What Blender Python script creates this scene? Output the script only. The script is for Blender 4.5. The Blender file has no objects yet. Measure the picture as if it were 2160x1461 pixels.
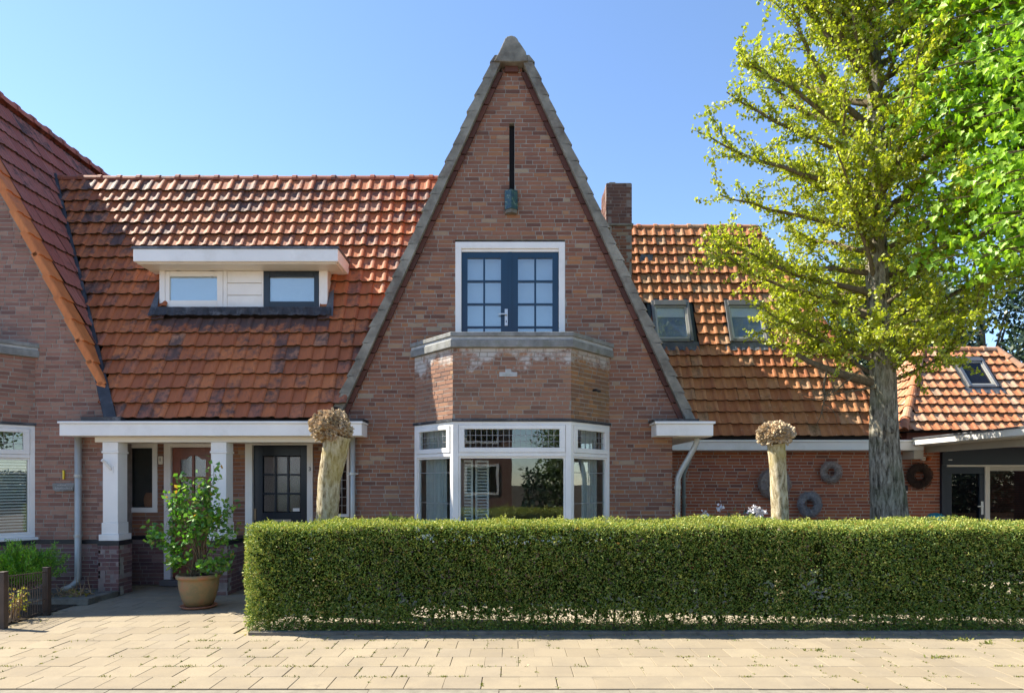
import bpy, bmesh, math, random
import numpy as np
from mathutils import Matrix, Vector

R = math.radians
sc = bpy.context.scene
COL = sc.collection
rng = random.Random(7)
nr = np.random.default_rng(11)

# ------------------------------------------------------------------ camera
CAM_Y = -9.315
cam_d = bpy.data.cameras.new('camera')
cam = bpy.data.objects.new('camera', cam_d)
COL.objects.link(cam)
cam.location = (0, CAM_Y, 1.6)
cam.rotation_euler = (R(90), 0, 0)
cam_d.lens = 36 * 1360 / 2160
cam_d.sensor_width = 36
cam_d.shift_y = (1015 - 730.5) / 2160
cam_d.clip_start = 0.05
cam_d.clip_end = 2000
sc.camera = cam

# ------------------------------------------------------------------ sky, sun, exposure
SUN = Vector((-0.655, 0.168, 0.737)).normalized()
elev = math.asin(SUN.z)
azim = math.atan2(SUN.x, SUN.y)
world = bpy.data.worlds.new('World')
sc.world = world
world.use_nodes = True
wn = world.node_tree.nodes
wl = world.node_tree.links
bg = wn['Background']
sky = wn.new('ShaderNodeTexSky')
sky.sky_type = 'NISHITA'
sky.sun_disc = False
sky.sun_elevation = elev
sky.sun_rotation = azim
sky.air_density = 1.0
sky.dust_density = 0.15
sky.altitude = 900
sky.ozone_density = 3.5
wl.new(sky.outputs[0], bg.inputs[0])
bg.inputs[1].default_value = 0.092
sun_d = bpy.data.lights.new('sun', 'SUN')
sun_d.energy = 4.2
sun_d.angle = R(0.53)
sun_d.color = (1.0, 0.92, 0.78)
sun_o = bpy.data.objects.new('sun', sun_d)
COL.objects.link(sun_o)
sun_o.location = (-20, 5, 25)
sun_o.rotation_euler = (-SUN).to_track_quat('-Z', 'Y').to_euler()
sc.view_settings.view_transform = 'Standard'
sc.view_settings.look = 'None'
sc.view_settings.exposure = 1.72
sc.view_settings.gamma = 1.0
sc.view_settings.use_curve_mapping = False
sc.cycles.use_denoising = True
sc.cycles.max_bounces = 8
sc.cycles.transparent_max_bounces = 16
sc.cycles.sample_clamp_indirect = 6.0

# ------------------------------------------------------------------ object helpers
LOC = {}

def setp(o, label=None, cat=None, group=None, kind=None):
    if label: o['label'] = label
    if cat: o['category'] = cat
    if group: o['group'] = group
    if kind: o['kind'] = kind
    return o

def thing(name, label, cat, loc=(0, 0, 0), group=None):
    o = bpy.data.objects.new(name, None)
    o.empty_display_size = 0.2
    COL.objects.link(o)
    o.location = loc
    LOC[o.name] = Vector(loc)
    return setp(o, label, cat, group)

def link(name, me, mat=None, parent=None):
    o = bpy.data.objects.new(name, me)
    COL.objects.link(o)
    if mat is not None and not me.materials:
        me.materials.append(mat)
    if parent is not None:
        o.parent = parent
        if parent.name in LOC:
            o.matrix_parent_inverse = Matrix.Translation(-LOC[parent.name])
    return o

def mesh_np(name, V, F):
    V = np.asarray(V, dtype=np.float32).reshape(-1, 3)
    F = np.asarray(F, dtype=np.int32)
    n, k = F.shape
    me = bpy.data.meshes.new(name)
    me.vertices.add(len(V)); me.vertices.foreach_set('co', V.ravel())
    me.loops.add(n * k); me.loops.foreach_set('vertex_index', F.ravel())
    me.polygons.add(n)
    me.polygons.foreach_set('loop_start', np.arange(0, n * k, k, dtype=np.int32))
    me.polygons.foreach_set('loop_total', np.full(n, k, dtype=np.int32))
    me.update(calc_edges=True)
    me.shade_flat()
    return me

def mesh_py(name, V, F):
    me = bpy.data.meshes.new(name)
    me.from_pydata([tuple(v) for v in V], [], [tuple(f) for f in F])
    me.update()
    return me

class MB:
    """collects simple solids in one mesh"""
    def __init__(s): s.v = []; s.f = []
    def add(s, V, F):
        b = len(s.v); s.v += [tuple(v) for v in V]; s.f += [tuple(i + b for i in f) for f in F]; return s
    def box(s, x0, x1, y0, y1, z0, z1):
        V = [(x, y, z) for z in (z0, z1) for y in (y0, y1) for x in (x0, x1)]
        return s.add(V, BOXF)
    def fbox(s, fr, u0, u1, n0, n1, z0, z1):
        return s.add([fr.p(u, n, z) for z in (z0, z1) for n in (n1, n0) for u in (u0, u1)], BOXF)
    def prism(s, pts, y0, y1):
        """polygon in XZ (counter-clockwise seen from -Y), extruded from y0 (front) to y1"""
        n = len(pts)
        V = [(x, y0, z) for x, z in pts] + [(x, y1, z) for x, z in pts]
        F = [tuple(range(n)), tuple(range(2 * n - 1, n - 1, -1))]
        F += [(i, i + n, (i + 1) % n + n, (i + 1) % n) for i in range(n)]
        return s.add(V, F)
    def zprism(s, pts, z0, z1):
        n = len(pts)
        V = [(x, y, z0) for x, y in pts] + [(x, y, z1) for x, y in pts]
        F = [tuple(range(n - 1, -1, -1)), tuple(range(n, 2 * n))]
        F += [(i, (i + 1) % n, (i + 1) % n + n, i + n) for i in range(n)]
        return s.add(V, F)
    def tube(s, pts, rad, sides=10, cap=True):
        V, F = tube_np(pts, rad, sides)
        s.add(V.tolist(), F.tolist())
        if cap:
            b = len(s.v) - len(V); n = len(pts)
            s.f.append(tuple(b + i for i in range(sides - 1, -1, -1)))
            s.f.append(tuple(b + (n - 1) * sides + i for i in range(sides)))
        return s
    def lathe(s, prof, cx, cy, seg=28):
        V = []
        for r, z in prof:
            for k in range(seg):
                a = 2 * math.pi * k / seg
                V.append((cx + r * math.cos(a), cy + r * math.sin(a), z))
        F = []
        for i in range(len(prof) - 1):
            for k in range(seg):
                F.append((i * seg + k, i * seg + (k + 1) % seg, (i + 1) * seg + (k + 1) % seg, (i + 1) * seg + k))
        return s.add(V, F)
    def build(s, name, mat, parent=None, bevel=0, smooth=False):
        me = mesh_py(name, s.v, s.f)
        if smooth:
            me.polygons.foreach_set('use_smooth', np.ones(len(me.polygons), dtype=bool))
        o = link(name, me, mat, parent)
        if bevel:
            m = o.modifiers.new('bevel', 'BEVEL'); m.width = bevel; m.segments = 2; m.limit_method = 'ANGLE'
        return o

BOXF = [(0, 2, 3, 1), (4, 5, 7, 6), (0, 1, 5, 4), (2, 6, 7, 3), (0, 4, 6, 2), (1, 3, 7, 5)]

def tube_np(pts, rad, sides=8):
    P = np.asarray(pts, dtype=float); n = len(P)
    if np.isscalar(rad): rad = [rad] * n
    T = np.gradient(P, axis=0)
    T /= np.linalg.norm(T, axis=1)[:, None] + 1e-9
    ref = np.array([0.31, 0.17, 0.93]) if abs(T[0][2]) < 0.8 else np.array([1.0, 0.2, 0.1])
    V = np.zeros((n, sides, 3)); a = np.arange(sides) * 2 * np.pi / sides
    for i in range(n):
        A = np.cross(T[i], ref); A /= np.linalg.norm(A) + 1e-9
        B = np.cross(T[i], A); ref = np.cross(A, T[i]) if False else ref
        V[i] = P[i] + rad[i] * (np.cos(a)[:, None] * A + np.sin(a)[:, None] * B)
    F = []
    for i in range(n - 1):
        for k in range(sides):
            F.append((i * sides + k, i * sides + (k + 1) % sides, (i + 1) * sides + (k + 1) % sides, (i + 1) * sides + k))
    return V.reshape(-1, 3), np.array(F, dtype=int)

class Frame:
    """vertical plane: u along P0->P1, n outward (to the right of travel is outward for u=+X -> -Y), z up"""
    def __init__(s, P0, P1):
        s.P0 = Vector((P0[0], P0[1], 0)); d = Vector((P1[0] - P0[0], P1[1] - P0[1], 0))
        s.L = d.length; s.u = d.normalized(); s.n = Vector((s.u.y, -s.u.x, 0))
    def p(s, u, n, z):
        q = s.P0 + s.u * u + s.n * n
        return (q.x, q.y, z)

# ------------------------------------------------------------------ material helpers
def newmat(name):
    m = bpy.data.materials.new(name); m.use_nodes = True
    nt = m.node_tree
    return m, nt, nt.nodes['Principled BSDF']

def N(nt, t, **kw):
    n = nt.nodes.new(t)
    for k, v in kw.items():
        if k == 'ins':
            for i, x in v.items():
                if isinstance(x, bpy.types.NodeSocket): nt.links.new(x, n.inputs[i])
                else: n.inputs[i].default_value = x
        else: setattr(n, k, v)
    return n

def ramp(nt, fac, stops, interp='LINEAR'):
    n = nt.nodes.new('ShaderNodeValToRGB')
    e = n.color_ramp.elements
    n.color_ramp.interpolation = interp
    while len(e) < len(stops): e.new(0.5)
    for i, (p, c) in enumerate(stops):
        e[i].position = p
        e[i].color = (c[0], c[1], c[2], 1) if not np.isscalar(c) else (c, c, c, 1)
    nt.links.new(fac, n.inputs[0])
    return n.outputs[0]

def math_(nt, op, a, b=None, c=None, clamp=False):
    n = nt.nodes.new('ShaderNodeMath'); n.operation = op; n.use_clamp = clamp
    for i, x in enumerate((a, b, c)):
        if x is None: continue
        if isinstance(x, bpy.types.NodeSocket): nt.links.new(x, n.inputs[i])
        else: n.inputs[i].default_value = x
    return n.outputs[0]

def mix(nt, fac, a, b, blend='MIX'):
    n = nt.nodes.new('ShaderNodeMix'); n.data_type = 'RGBA'; n.blend_type = blend
    for i, x in ((0, fac), (6, a), (7, b)):
        if isinstance(x, bpy.types.NodeSocket): nt.links.new(x, n.inputs[i])
        else: n.inputs[i].default_value = x if i == 0 else (x[0], x[1], x[2], 1)
    return n.outputs[2]

def noise(nt, scale, detail=4, rough=0.55, vec=None, out=0):
    n = nt.nodes.new('ShaderNodeTexNoise')
    n.inputs['Scale'].default_value = scale; n.inputs['Detail'].default_value = detail
    n.inputs['Roughness'].default_value = rough
    if vec is not None: nt.links.new(vec, n.inputs['Vector'])
    return n.outputs[out]

def pos(nt, scale=None):
    g = nt.nodes.new('ShaderNodeNewGeometry').outputs['Position']
    if scale is None: return g
    m = nt.nodes.new('ShaderNodeVectorMath'); m.operation = 'MULTIPLY'
    nt.links.new(g, m.inputs[0]); m.inputs[1].default_value = scale
    return m.outputs[0]

def rnd(nt):
    g = nt.nodes.new('ShaderNodeNewGeometry').outputs['Random Per Island']
    o = nt.nodes.new('ShaderNodeObjectInfo').outputs['Random']
    return math_(nt, 'FRACT', math_(nt, 'MULTIPLY_ADD', o, 7.31, g))

def bump(nt, b, h, strength=0.3, dist=0.01):
    n = nt.nodes.new('ShaderNodeBump'); n.inputs['Strength'].default_value = strength
    n.inputs['Distance'].default_value = dist
    nt.links.new(h, n.inputs['Height']); nt.links.new(n.outputs[0], b.inputs['Normal'])

def plain(name, col, rough=0.5, metal=0.0, var=0.12, nscale=6.0, bmp=0.0, spec=0.5, dirt=None):
    m, nt, b = newmat(name)
    p = pos(nt)
    f = noise(nt, nscale, 5, 0.6, p)
    lo = tuple(c * (1 - var) for c in col); hi = tuple(min(1, c * (1 + var)) for c in col)
    c = ramp(nt, f, [(0.3, lo), (0.7, hi)])
    if dirt:
        d = noise(nt, nscale * 0.6, 8, 0.7, p)
        c = mix(nt, ramp(nt, d, [(0.52, 0.0), (0.72, 0.75)]), c, dirt)
    nt.links.new(c, b.inputs['Base Color'])
    b.inputs['Roughness'].default_value = rough; b.inputs['Metallic'].default_value = metal
    b.inputs['Specular IOR Level'].default_value = spec
    if bmp: bump(nt, b, noise(nt, nscale * 8, 6, 0.65, p), bmp, 0.01)
    return m

def brick_mat(name, stops, salts=None, moss=None, joint_dirt=0.25):
    m, nt, b = newmat(name)
    r = rnd(nt); p = pos(nt)
    c = ramp(nt, r, stops)
    c = mix(nt, math_(nt, 'MULTIPLY', noise(nt, 45, 5, 0.7, p), 0.40), c, (0.16, 0.085, 0.07), 'MIX')
    big = noise(nt, 0.9, 5, 0.6, p)
    c = mix(nt, ramp(nt, big, [(0.35, 0.0), (0.75, joint_dirt)]), c, (0.11, 0.085, 0.075))
    pale = noise(nt, 5.0, 6, 0.75, p)
    c = mix(nt, ramp(nt, pale, [(0.62, 0.0), (0.78, 0.5)]), c, (0.42, 0.33, 0.28))
    if salts:   # mineral bloom bleeding out of the joints in a band of heights
        z0, z1, amt = salts
        z = nt.nodes.new('ShaderNodeSeparateXYZ'); nt.links.new(p, z.inputs[0])
        g = math_(nt, 'DIVIDE', math_(nt, 'SUBTRACT', z.outputs[2], z0), z1 - z0, clamp=True)
        s = math_(nt, 'ADD', noise(nt, 3.2, 7, 0.72, p), math_(nt, 'MULTIPLY', g, 0.38))
        c = mix(nt, ramp(nt, s, [(0.74, 0.0), (0.86, amt)]), c, (0.52, 0.50, 0.47))
    if moss:
        s = noise(nt, 2.6, 6, 0.7, p)
        c = mix(nt, ramp(nt, s, [(0.42, 0.0), (0.7, moss)]), c, (0.20, 0.15, 0.035))
    nt.links.new(c, b.inputs['Base Color'])
    b.inputs['Roughness'].default_value = 0.86
    b.inputs['Specular IOR Level'].default_value = 0.25
    bump(nt, b, noise(nt, 70, 6, 0.7, p), 0.5, 0.006)
    return m

def tile_mat(name, stops, dirt, splash=None, dirtcol=(0.045, 0.036, 0.034), lichen=0.0, lichcol=(0.5, 0.47, 0.36), high=None, dscale=2.2):
    m, nt, b = newmat(name)
    r = rnd(nt); p = pos(nt)
    c = ramp(nt, r, stops)
    streak = noise(nt, 9.0, 5, 0.65, pos(nt, (2.0, 0.8, 0.8)))
    c = mix(nt, ramp(nt, streak, [(0.35, 0.0), (0.8, 0.45)]), c, (0.20, 0.07, 0.035))
    d1 = noise(nt, 11, 7, 0.7, p)
    d2 = noise(nt, dscale, 4, 0.6, p)
    s = math_(nt, 'ADD', math_(nt, 'MULTIPLY', d1, 0.55), math_(nt, 'MULTIPLY', d2, 0.45))
    s = math_(nt, 'ADD', s, math_(nt, 'MULTIPLY', math_(nt, 'SUBTRACT', r, 0.5), 0.16))
    if high:     # dark mottling that thickens towards the ridge
        zz = nt.nodes.new('ShaderNodeSeparateXYZ'); nt.links.new(p, zz.inputs[0])
        s = math_(nt, 'ADD', s, math_(nt, 'MULTIPLY', math_(nt, 'DIVIDE', math_(nt, 'SUBTRACT', zz.outputs[2], high[0]), high[1], clamp=True), high[2]))
    c = mix(nt, ramp(nt, s, [(0.60 - dirt, 0.0), (0.74 - dirt, 0.88)]), c, dirtcol)
    if splash:   # bitumen run-off spilled from the lead apron above
        x0, x1, z0, z1 = splash
        q = nt.nodes.new('ShaderNodeSeparateXYZ'); nt.links.new(p, q.inputs[0])
        mx = math_(nt, 'MULTIPLY', math_(nt, 'GREATER_THAN', q.outputs[0], x0), math_(nt, 'LESS_THAN', q.outputs[0], x1))
        g = math_(nt, 'DIVIDE', math_(nt, 'SUBTRACT', q.outputs[2], z0), z1 - z0, clamp=True)
        g = math_(nt, 'MULTIPLY', g, math_(nt, 'LESS_THAN', q.outputs[2], z1 + .12))
        sp = math_(nt, 'ADD', math_(nt, 'MULTIPLY', noise(nt, 9, 5, 0.7, p), 0.9), math_(nt, 'MULTIPLY', g, 0.55))
        c = mix(nt, math_(nt, 'MULTIPLY', ramp(nt, sp, [(0.62, 0.0), (0.80, 0.85)]), mx), c, (0.04, 0.038, 0.042))
    if lichen:
        l = noise(nt, 14, 6, 0.7, p)
        c = mix(nt, ramp(nt, l, [(0.66 - 0.1 * lichen, 0.0), (0.74, lichen)]), c, lichcol)
    nt.links.new(c, b.inputs['Base Color'])
    b.inputs['Roughness'].default_value = 0.7
    b.inputs['Specular IOR Level'].default_value = 0.35
    bump(nt, b, noise(nt, 60, 5, 0.7, p), 0.35, 0.006)
    return m

def leaf_mat(name, stops, trans=0.5, rough=0.5, tint=(1.0, 1.05, 0.55), gloss=0.06):
    m, nt, b = newmat(name)
    r = rnd(nt)
    c = ramp(nt, r, stops)
    out = nt.nodes['Material Output']
    d = nt.nodes.new('ShaderNodeBsdfDiffuse'); t = nt.nodes.new('ShaderNodeBsdfTranslucent')
    g = nt.nodes.new('ShaderNodeBsdfGlossy'); g.inputs['Roughness'].default_value = rough
    nt.links.new(c, d.inputs[0])
    nt.links.new(mix(nt, 1.0, c, tint, 'MULTIPLY'), t.inputs[0])
    g.inputs[0].default_value = (0.8, 0.85, 0.75, 1)
    m1 = nt.nodes.new('ShaderNodeMixShader'); m1.inputs[0].default_value = trans
    nt.links.new(d.outputs[0], m1.inputs[1]); nt.links.new(t.outputs[0], m1.inputs[2])
    m2 = nt.nodes.new('ShaderNodeMixShader'); m2.inputs[0].default_value = gloss
    nt.links.new(m1.outputs[0], m2.inputs[1]); nt.links.new(g.outputs[0], m2.inputs[2])
    nt.links.new(m2.outputs[0], out.inputs[0])
    nt.nodes.remove(b)
    return m

def glass_mat(name, tint=(0.9, 0.95, 0.95), extra=0.06, rough=0.0, wavy=0.0):
    m, nt, b = newmat(name)
    out = nt.nodes['Material Output']
    tr = nt.nodes.new('ShaderNodeBsdfTransparent'); tr.inputs[0].default_value = (*tint, 1)
    gl = nt.nodes.new('ShaderNodeBsdfGlossy'); gl.inputs['Roughness'].default_value = rough
    fr = nt.nodes.new('ShaderNodeFresnel')
    bk = nt.nodes.new('ShaderNodeNewGeometry').outputs['Backfacing']      # thin pane: same reflectance from both faces
    nt.links.new(math_(nt, 'MULTIPLY_ADD', bk, 1 / 1.5 - 1.5, 1.5), fr.inputs[0])
    if wavy:
        bp = nt.nodes.new('ShaderNodeBump'); bp.inputs['Strength'].default_value = wavy
        bp.inputs['Distance'].default_value = 0.01
        nt.links.new(noise(nt, 3.0, 2, 0.5, pos(nt)), bp.inputs['Height'])
        nt.links.new(bp.outputs[0], gl.inputs['Normal'])
    f = math_(nt, 'ADD', fr.outputs[0], extra, clamp=True)
    mx = nt.nodes.new('ShaderNodeMixShader')
    nt.links.new(f, mx.inputs[0]); nt.links.new(tr.outputs[0], mx.inputs[1]); nt.links.new(gl.outputs[0], mx.inputs[2])
    nt.links.new(mx.outputs[0], out.inputs[0])
    nt.nodes.remove(b)
    return m

def bark_mat(name, stops, scale=(9, 9, 2.2), b_=0.9, green=None):
    m, nt, b = newmat(name)
    v = pos(nt, scale)
    f = noise(nt, 2.2, 8, 0.72, v)
    c = ramp(nt, f, stops)
    if green:
        c = mix(nt, ramp(nt, noise(nt, 2.0, 5, 0.6, pos(nt)), [(0.45, 0.0), (0.65, green[3])]), c, green[:3])
    nt.links.new(c, b.inputs['Base Color'])
    b.inputs['Roughness'].default_value = 0.9; b.inputs['Specular IOR Level'].default_value = 0.2
    bump(nt, b, f, b_, 0.05)
    return m

M = {}
M['brick'] = brick_mat('old_brick', [(0.0, (0.15, 0.068, 0.046)), (0.2, (0.27, 0.115, 0.068)), (0.5, (0.35, 0.155, 0.085)), (0.75, (0.28, 0.145, 0.095)), (0.93, (0.44, 0.19, 0.075)), (1.0, (0.42, 0.33, 0.22))])
M['brick_left'] = brick_mat('old_brick_mauve', [(0.0, (0.22, 0.11, 0.085)), (0.35, (0.34, 0.175, 0.125)), (0.8, (0.40, 0.205, 0.145)), (1.0, (0.44, 0.27, 0.19))])
M['brick_bay'] = brick_mat('old_brick_bay', [(0.0, (0.20, 0.105, 0.07)), (0.35, (0.31, 0.16, 0.10)), (0.8, (0.37, 0.19, 0.115)), (1.0, (0.42, 0.24, 0.125))], salts=(2.75, 3.4, 0.9))
M['brick_algae'] = brick_mat('old_brick_algae', [(0.0, (0.22, 0.11, 0.065)), (0.5, (0.32, 0.165, 0.085)), (1.0, (0.44, 0.20, 0.075))], salts=(2.9, 3.4, 0.8), moss=0.3)
M['brick_plinth'] = brick_mat('plinth_brick', [(0.0, (0.13, 0.07, 0.075)), (0.5, (0.20, 0.10, 0.10)), (0.85, (0.26, 0.14, 0.12)), (1.0, (0.36, 0.3, 0.29))], joint_dirt=0.4)
M['brick_annex'] = brick_mat('red_brick', [(0.0, (0.24, 0.08, 0.05)), (0.12, (0.42, 0.115, 0.055)), (0.6, (0.52, 0.15, 0.065)), (0.93, (0.58, 0.19, 0.075)), (1.0, (0.20, 0.085, 0.065))], joint_dirt=0.1)
M['brick_chimney'] = brick_mat('chimney_brick', [(0.0, (0.15, 0.075, 0.06)), (0.5, (0.22, 0.10, 0.075)), (1.0, (0.27, 0.14, 0.10))], joint_dirt=0.55)
M['brick_edge'] = brick_mat('glazed_edge_brick', [(0.0, (0.065, 0.024, 0.018)), (0.6, (0.105, 0.038, 0.027)), (1.0, (0.15, 0.06, 0.042))])
M['mortar'] = plain('lime_mortar', (0.31, 0.285, 0.245), 0.95, var=0.25, nscale=9, bmp=0.3, spec=0.1)
M['mortar_dark'] = plain('grey_mortar', (0.27, 0.22, 0.20), 0.95, var=0.25, nscale=9, bmp=0.3, spec=0.1)
M['mortar_annex'] = plain('annex_mortar', (0.48, 0.41, 0.33), 0.95, var=0.15, nscale=9, spec=0.1)
OR = [(0.0, (0.33, 0.095, 0.036)), (0.35, (0.46, 0.138, 0.046)), (0.7, (0.54, 0.175, 0.058)), (0.92, (0.40, 0.14, 0.075)), (1.0, (0.52, 0.24, 0.13))]
M['tile'] = tile_mat('orange_pantile', OR, 0.105, dirtcol=(0.075, 0.05, 0.045), high=(4.4, 2.0, 0.05), splash=(-5.45, -2.75, 3.72, 4.08), dscale=1.3)
M['nose'] = plain('moss_shade_tile_nose', (0.09, 0.06, 0.035), 0.95, var=0.5, nscale=16, spec=0.1)  # dark nose colour holds moss plus a painted shadow line between courses
M['tile_annex'] = tile_mat('orange_pantile_mossy', [(0.0, (0.36, 0.125, 0.05)), (0.5, (0.46, 0.185, 0.07)), (0.85, (0.51, 0.235, 0.10)), (1.0, (0.46, 0.29, 0.17))], 0.04, dirtcol=(0.13, 0.085, 0.035), lichen=0.6)
M['tile_small'] = tile_mat('orange_pantile_lichen', [(0.0, (0.42, 0.15, 0.065)), (0.6, (0.51, 0.215, 0.095)), (1.0, (0.50, 0.33, 0.22))], 0.0, dirtcol=(0.17, 0.10, 0.05), lichen=0.9)
M['tile_dark'] = tile_mat('maroon_ribbed_tile', [(0.0, (0.27, 0.085, 0.065)), (0.5, (0.34, 0.115, 0.085)), (1.0, (0.38, 0.15, 0.115))], 0.0, high=(4.5, 3.0, 0.09))
M['tile_new'] = tile_mat('new_orange_tile', [(0.0, (0.60, 0.19, 0.055)), (1.0, (0.66, 0.23, 0.07))], -0.25)
M['ridge'] = tile_mat('ridge_tile', [(0.0, (0.25, 0.075, 0.04)), (1.0, (0.38, 0.12, 0.055))], 0.08)
M['underlay'] = plain('roof_underlay', (0.035, 0.028, 0.025), 0.9, spec=0.1)
M['white'] = plain('white_paint', (0.83, 0.81, 0.765), 0.42, var=0.05, nscale=2.0, spec=0.4, dirt=(0.66, 0.63, 0.56))
M['cream'] = plain('cream_paint', (0.72, 0.66, 0.55), 0.4, var=0.04, nscale=2.5)
M['beige'] = plain('beige_paint', (0.52, 0.47, 0.38), 0.45, var=0.05, nscale=2.5)
M['blue'] = plain('petrol_blue_paint', (0.005, 0.036, 0.075), 0.3, var=0.12, nscale=3)
M['navy'] = plain('navy_paint', (0.010, 0.019, 0.034), 0.3, var=0.12, nscale=3)
M['slate'] = plain('dark_slate_paint', (0.016, 0.028, 0.040), 0.35, var=0.1)
M['black'] = plain('black_band', (0.012, 0.013, 0.017), 0.5, var=0.3)
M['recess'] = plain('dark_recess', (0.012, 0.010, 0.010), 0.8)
M['cement'] = plain('weathered_cement', (0.25, 0.235, 0.195), 0.92, var=0.38, nscale=4, bmp=0.8, spec=0.15, dirt=(0.085, 0.055, 0.045))
M['stone'] = plain('grey_stone', (0.23, 0.235, 0.225), 0.8, var=0.3, nscale=7, bmp=0.4, spec=0.2, dirt=(0.14, 0.145, 0.09))
M['stone_pale'] = plain('pale_stone_band', (0.42, 0.43, 0.42), 0.8, var=0.18, nscale=9, spec=0.2, dirt=(0.25, 0.25, 0.2))
M['lead'] = plain('lead_sheet', (0.10, 0.105, 0.115), 0.55, metal=0.35, var=0.3, nscale=5, bmp=0.3, dirt=(0.3, 0.31, 0.32))
M['lead_black'] = plain('bituminous_lead', (0.03, 0.031, 0.036), 0.55, var=0.4, nscale=8, bmp=0.4, dirt=(0.20, 0.20, 0.21))
M['zinc'] = plain('grey_pipe', (0.44, 0.44, 0.40), 0.4, metal=0.25, var=0.08)
M['zinc_green'] = plain('green_grey_pipe', (0.22, 0.26, 0.24), 0.45, metal=0.25, var=0.12)
M['steel'] = plain('brushed_steel', (0.55, 0.55, 0.53), 0.3, metal=0.9, var=0.05)
M['alu'] = plain('skylight_aluminium', (0.20, 0.20, 0.20), 0.4, metal=0.6, var=0.1)
M['wood_red'] = plain('red_brown_varnish', (0.19, 0.062, 0.038), 0.35, var=0.25, nscale=4)
M['wood'] = plain('bare_wood', (0.30, 0.20, 0.11), 0.7, var=0.25, nscale=6)
M['glass'] = glass_mat('window_glass', extra=0.05, wavy=0.03)
M['glass_sky'] = glass_mat('upper_glass', extra=0.16, wavy=0.02)
M['glass_dark'] = glass_mat('dark_glass', tint=(0.6, 0.58, 0.58), extra=0.0)
M['glass_roof'] = glass_mat('skylight_glass', tint=(0.85, 0.9, 0.95), extra=0.01)
M['frosted'] = glass_mat('figured_glass', tint=(0.75, 0.73, 0.76), extra=0.12, rough=0.25)
M['curtain'] = plain('pale_curtain', (0.60, 0.64, 0.70), 0.9, var=0.05)
M['curtain_grey'] = plain('grey_net_curtain', (0.30, 0.30, 0.29), 0.9, var=0.1)
M['room'] = plain('room_wall', (0.55, 0.55, 0.46), 0.9, var=0.1)
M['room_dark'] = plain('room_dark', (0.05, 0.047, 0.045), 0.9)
M['blind'] = plain('blind_slat', (0.62, 0.61, 0.57), 0.5, var=0.05)
M['came'] = plain('lead_came', (0.33, 0.33, 0.32), 0.5, metal=0.4)
M['yellow'] = plain('yellow_enamel', (0.75, 0.55, 0.02), 0.4)
M['sand'] = plain('joint_sand', (0.30, 0.245, 0.155), 0.95, var=0.35, nscale=14, spec=0.1, dirt=(0.10, 0.11, 0.03))
M['gravel'] = plain('pale_garden_gravel', (0.42, 0.36, 0.28), 0.95, var=0.4, nscale=40, bmp=0.6, spec=0.1)
M['soil'] = plain('garden_soil', (0.06, 0.045, 0.032), 0.95, var=0.4, nscale=20, bmp=0.8, spec=0.1)
M['asphalt'] = plain('street_clinker', (0.24, 0.19, 0.15), 0.9, var=0.25, nscale=12, bmp=0.4)
M['kerb'] = plain('kerb_concrete', (0.21, 0.19, 0.15), 0.9, var=0.2, nscale=10, bmp=0.3, spec=0.15)
M['concrete_dark'] = plain('mossy_concrete', (0.17, 0.155, 0.125), 0.9, var=0.3, nscale=9, bmp=0.4, spec=0.15)
M['rust'] = plain('brown_steel', (0.055, 0.036, 0.028), 0.6, var=0.25)
M['door_floor'] = plain('porch_step', (0.14, 0.13, 0.125), 0.8, var=0.15)

def paver_mat():
    m, nt, b = newmat('concrete_paver')
    r = rnd(nt); p = pos(nt)
    c = ramp(nt, r, [(0.0, (0.25, 0.208, 0.142)), (0.4, (0.28, 0.235, 0.162)), (0.8, (0.305, 0.258, 0.178)), (1.0, (0.26, 0.222, 0.162))])
    f = noise(nt, 60, 7, 0.75, p)
    c = mix(nt, ramp(nt, f, [(0.35, 0.0), (0.7, 0.5)]), c, (0.22, 0.17, 0.12))
    g = noise(nt, 2.0, 6, 0.65, p)
    c = mix(nt, ramp(nt, g, [(0.42, 0.0), (0.66, 0.6)]), c, (0.20, 0.168, 0.125))
    k = noise(nt, 5.5, 8, 0.75, p)
    c = mix(nt, ramp(nt, k, [(0.58, 0.0), (0.70, 0.5)]), c, (0.15, 0.125, 0.09))
    w = noise(nt, 7.0, 4, 0.6, p)
    c = mix(nt, ramp(nt, w, [(0.73, 0.0), (0.76, 0.4)]), c, (0.62, 0.57, 0.48))
    nt.links.new(c, b.inputs['Base Color'])
    b.inputs['Roughness'].default_value = 0.9; b.inputs['Specular IOR Level'].default_value = 0.2
    bump(nt, b, f, 0.35, 0.004)
    return m
M['paver'] = paver_mat()

def pot_mat():
    m, nt, b = newmat('terracotta_algae')
    p = pos(nt)
    f = noise(nt, 6, 6, 0.65, p)
    c = ramp(nt, f, [(0.35, (0.36, 0.16, 0.075)), (0.5, (0.27, 0.19, 0.085)), (0.62, (0.20, 0.165, 0.08)), (0.72, (0.42, 0.2, 0.09))])
    nt.links.new(c, b.inputs['Base Color']); b.inputs['Roughness'].default_value = 0.75
    bump(nt, b, noise(nt, 40, 4, 0.6, p), 0.2, 0.004)
    return m
M['pot'] = pot_mat()
M['terracotta'] = plain('terracotta', (0.40, 0.16, 0.085), 0.75, var=0.2, nscale=8)
M['bark'] = bark_mat('grey_fissured_bark', [(0.38, (0.05, 0.042, 0.032)), (0.48, (0.22, 0.19, 0.14)), (0.62, (0.46, 0.42, 0.33))], green=(0.15, 0.17, 0.08, 0.45))
M['bark_branch'] = bark_mat('branch_bark', [(0.3, (0.09, 0.07, 0.045)), (0.7, (0.22, 0.175, 0.11))], b_=0.5)
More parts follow.
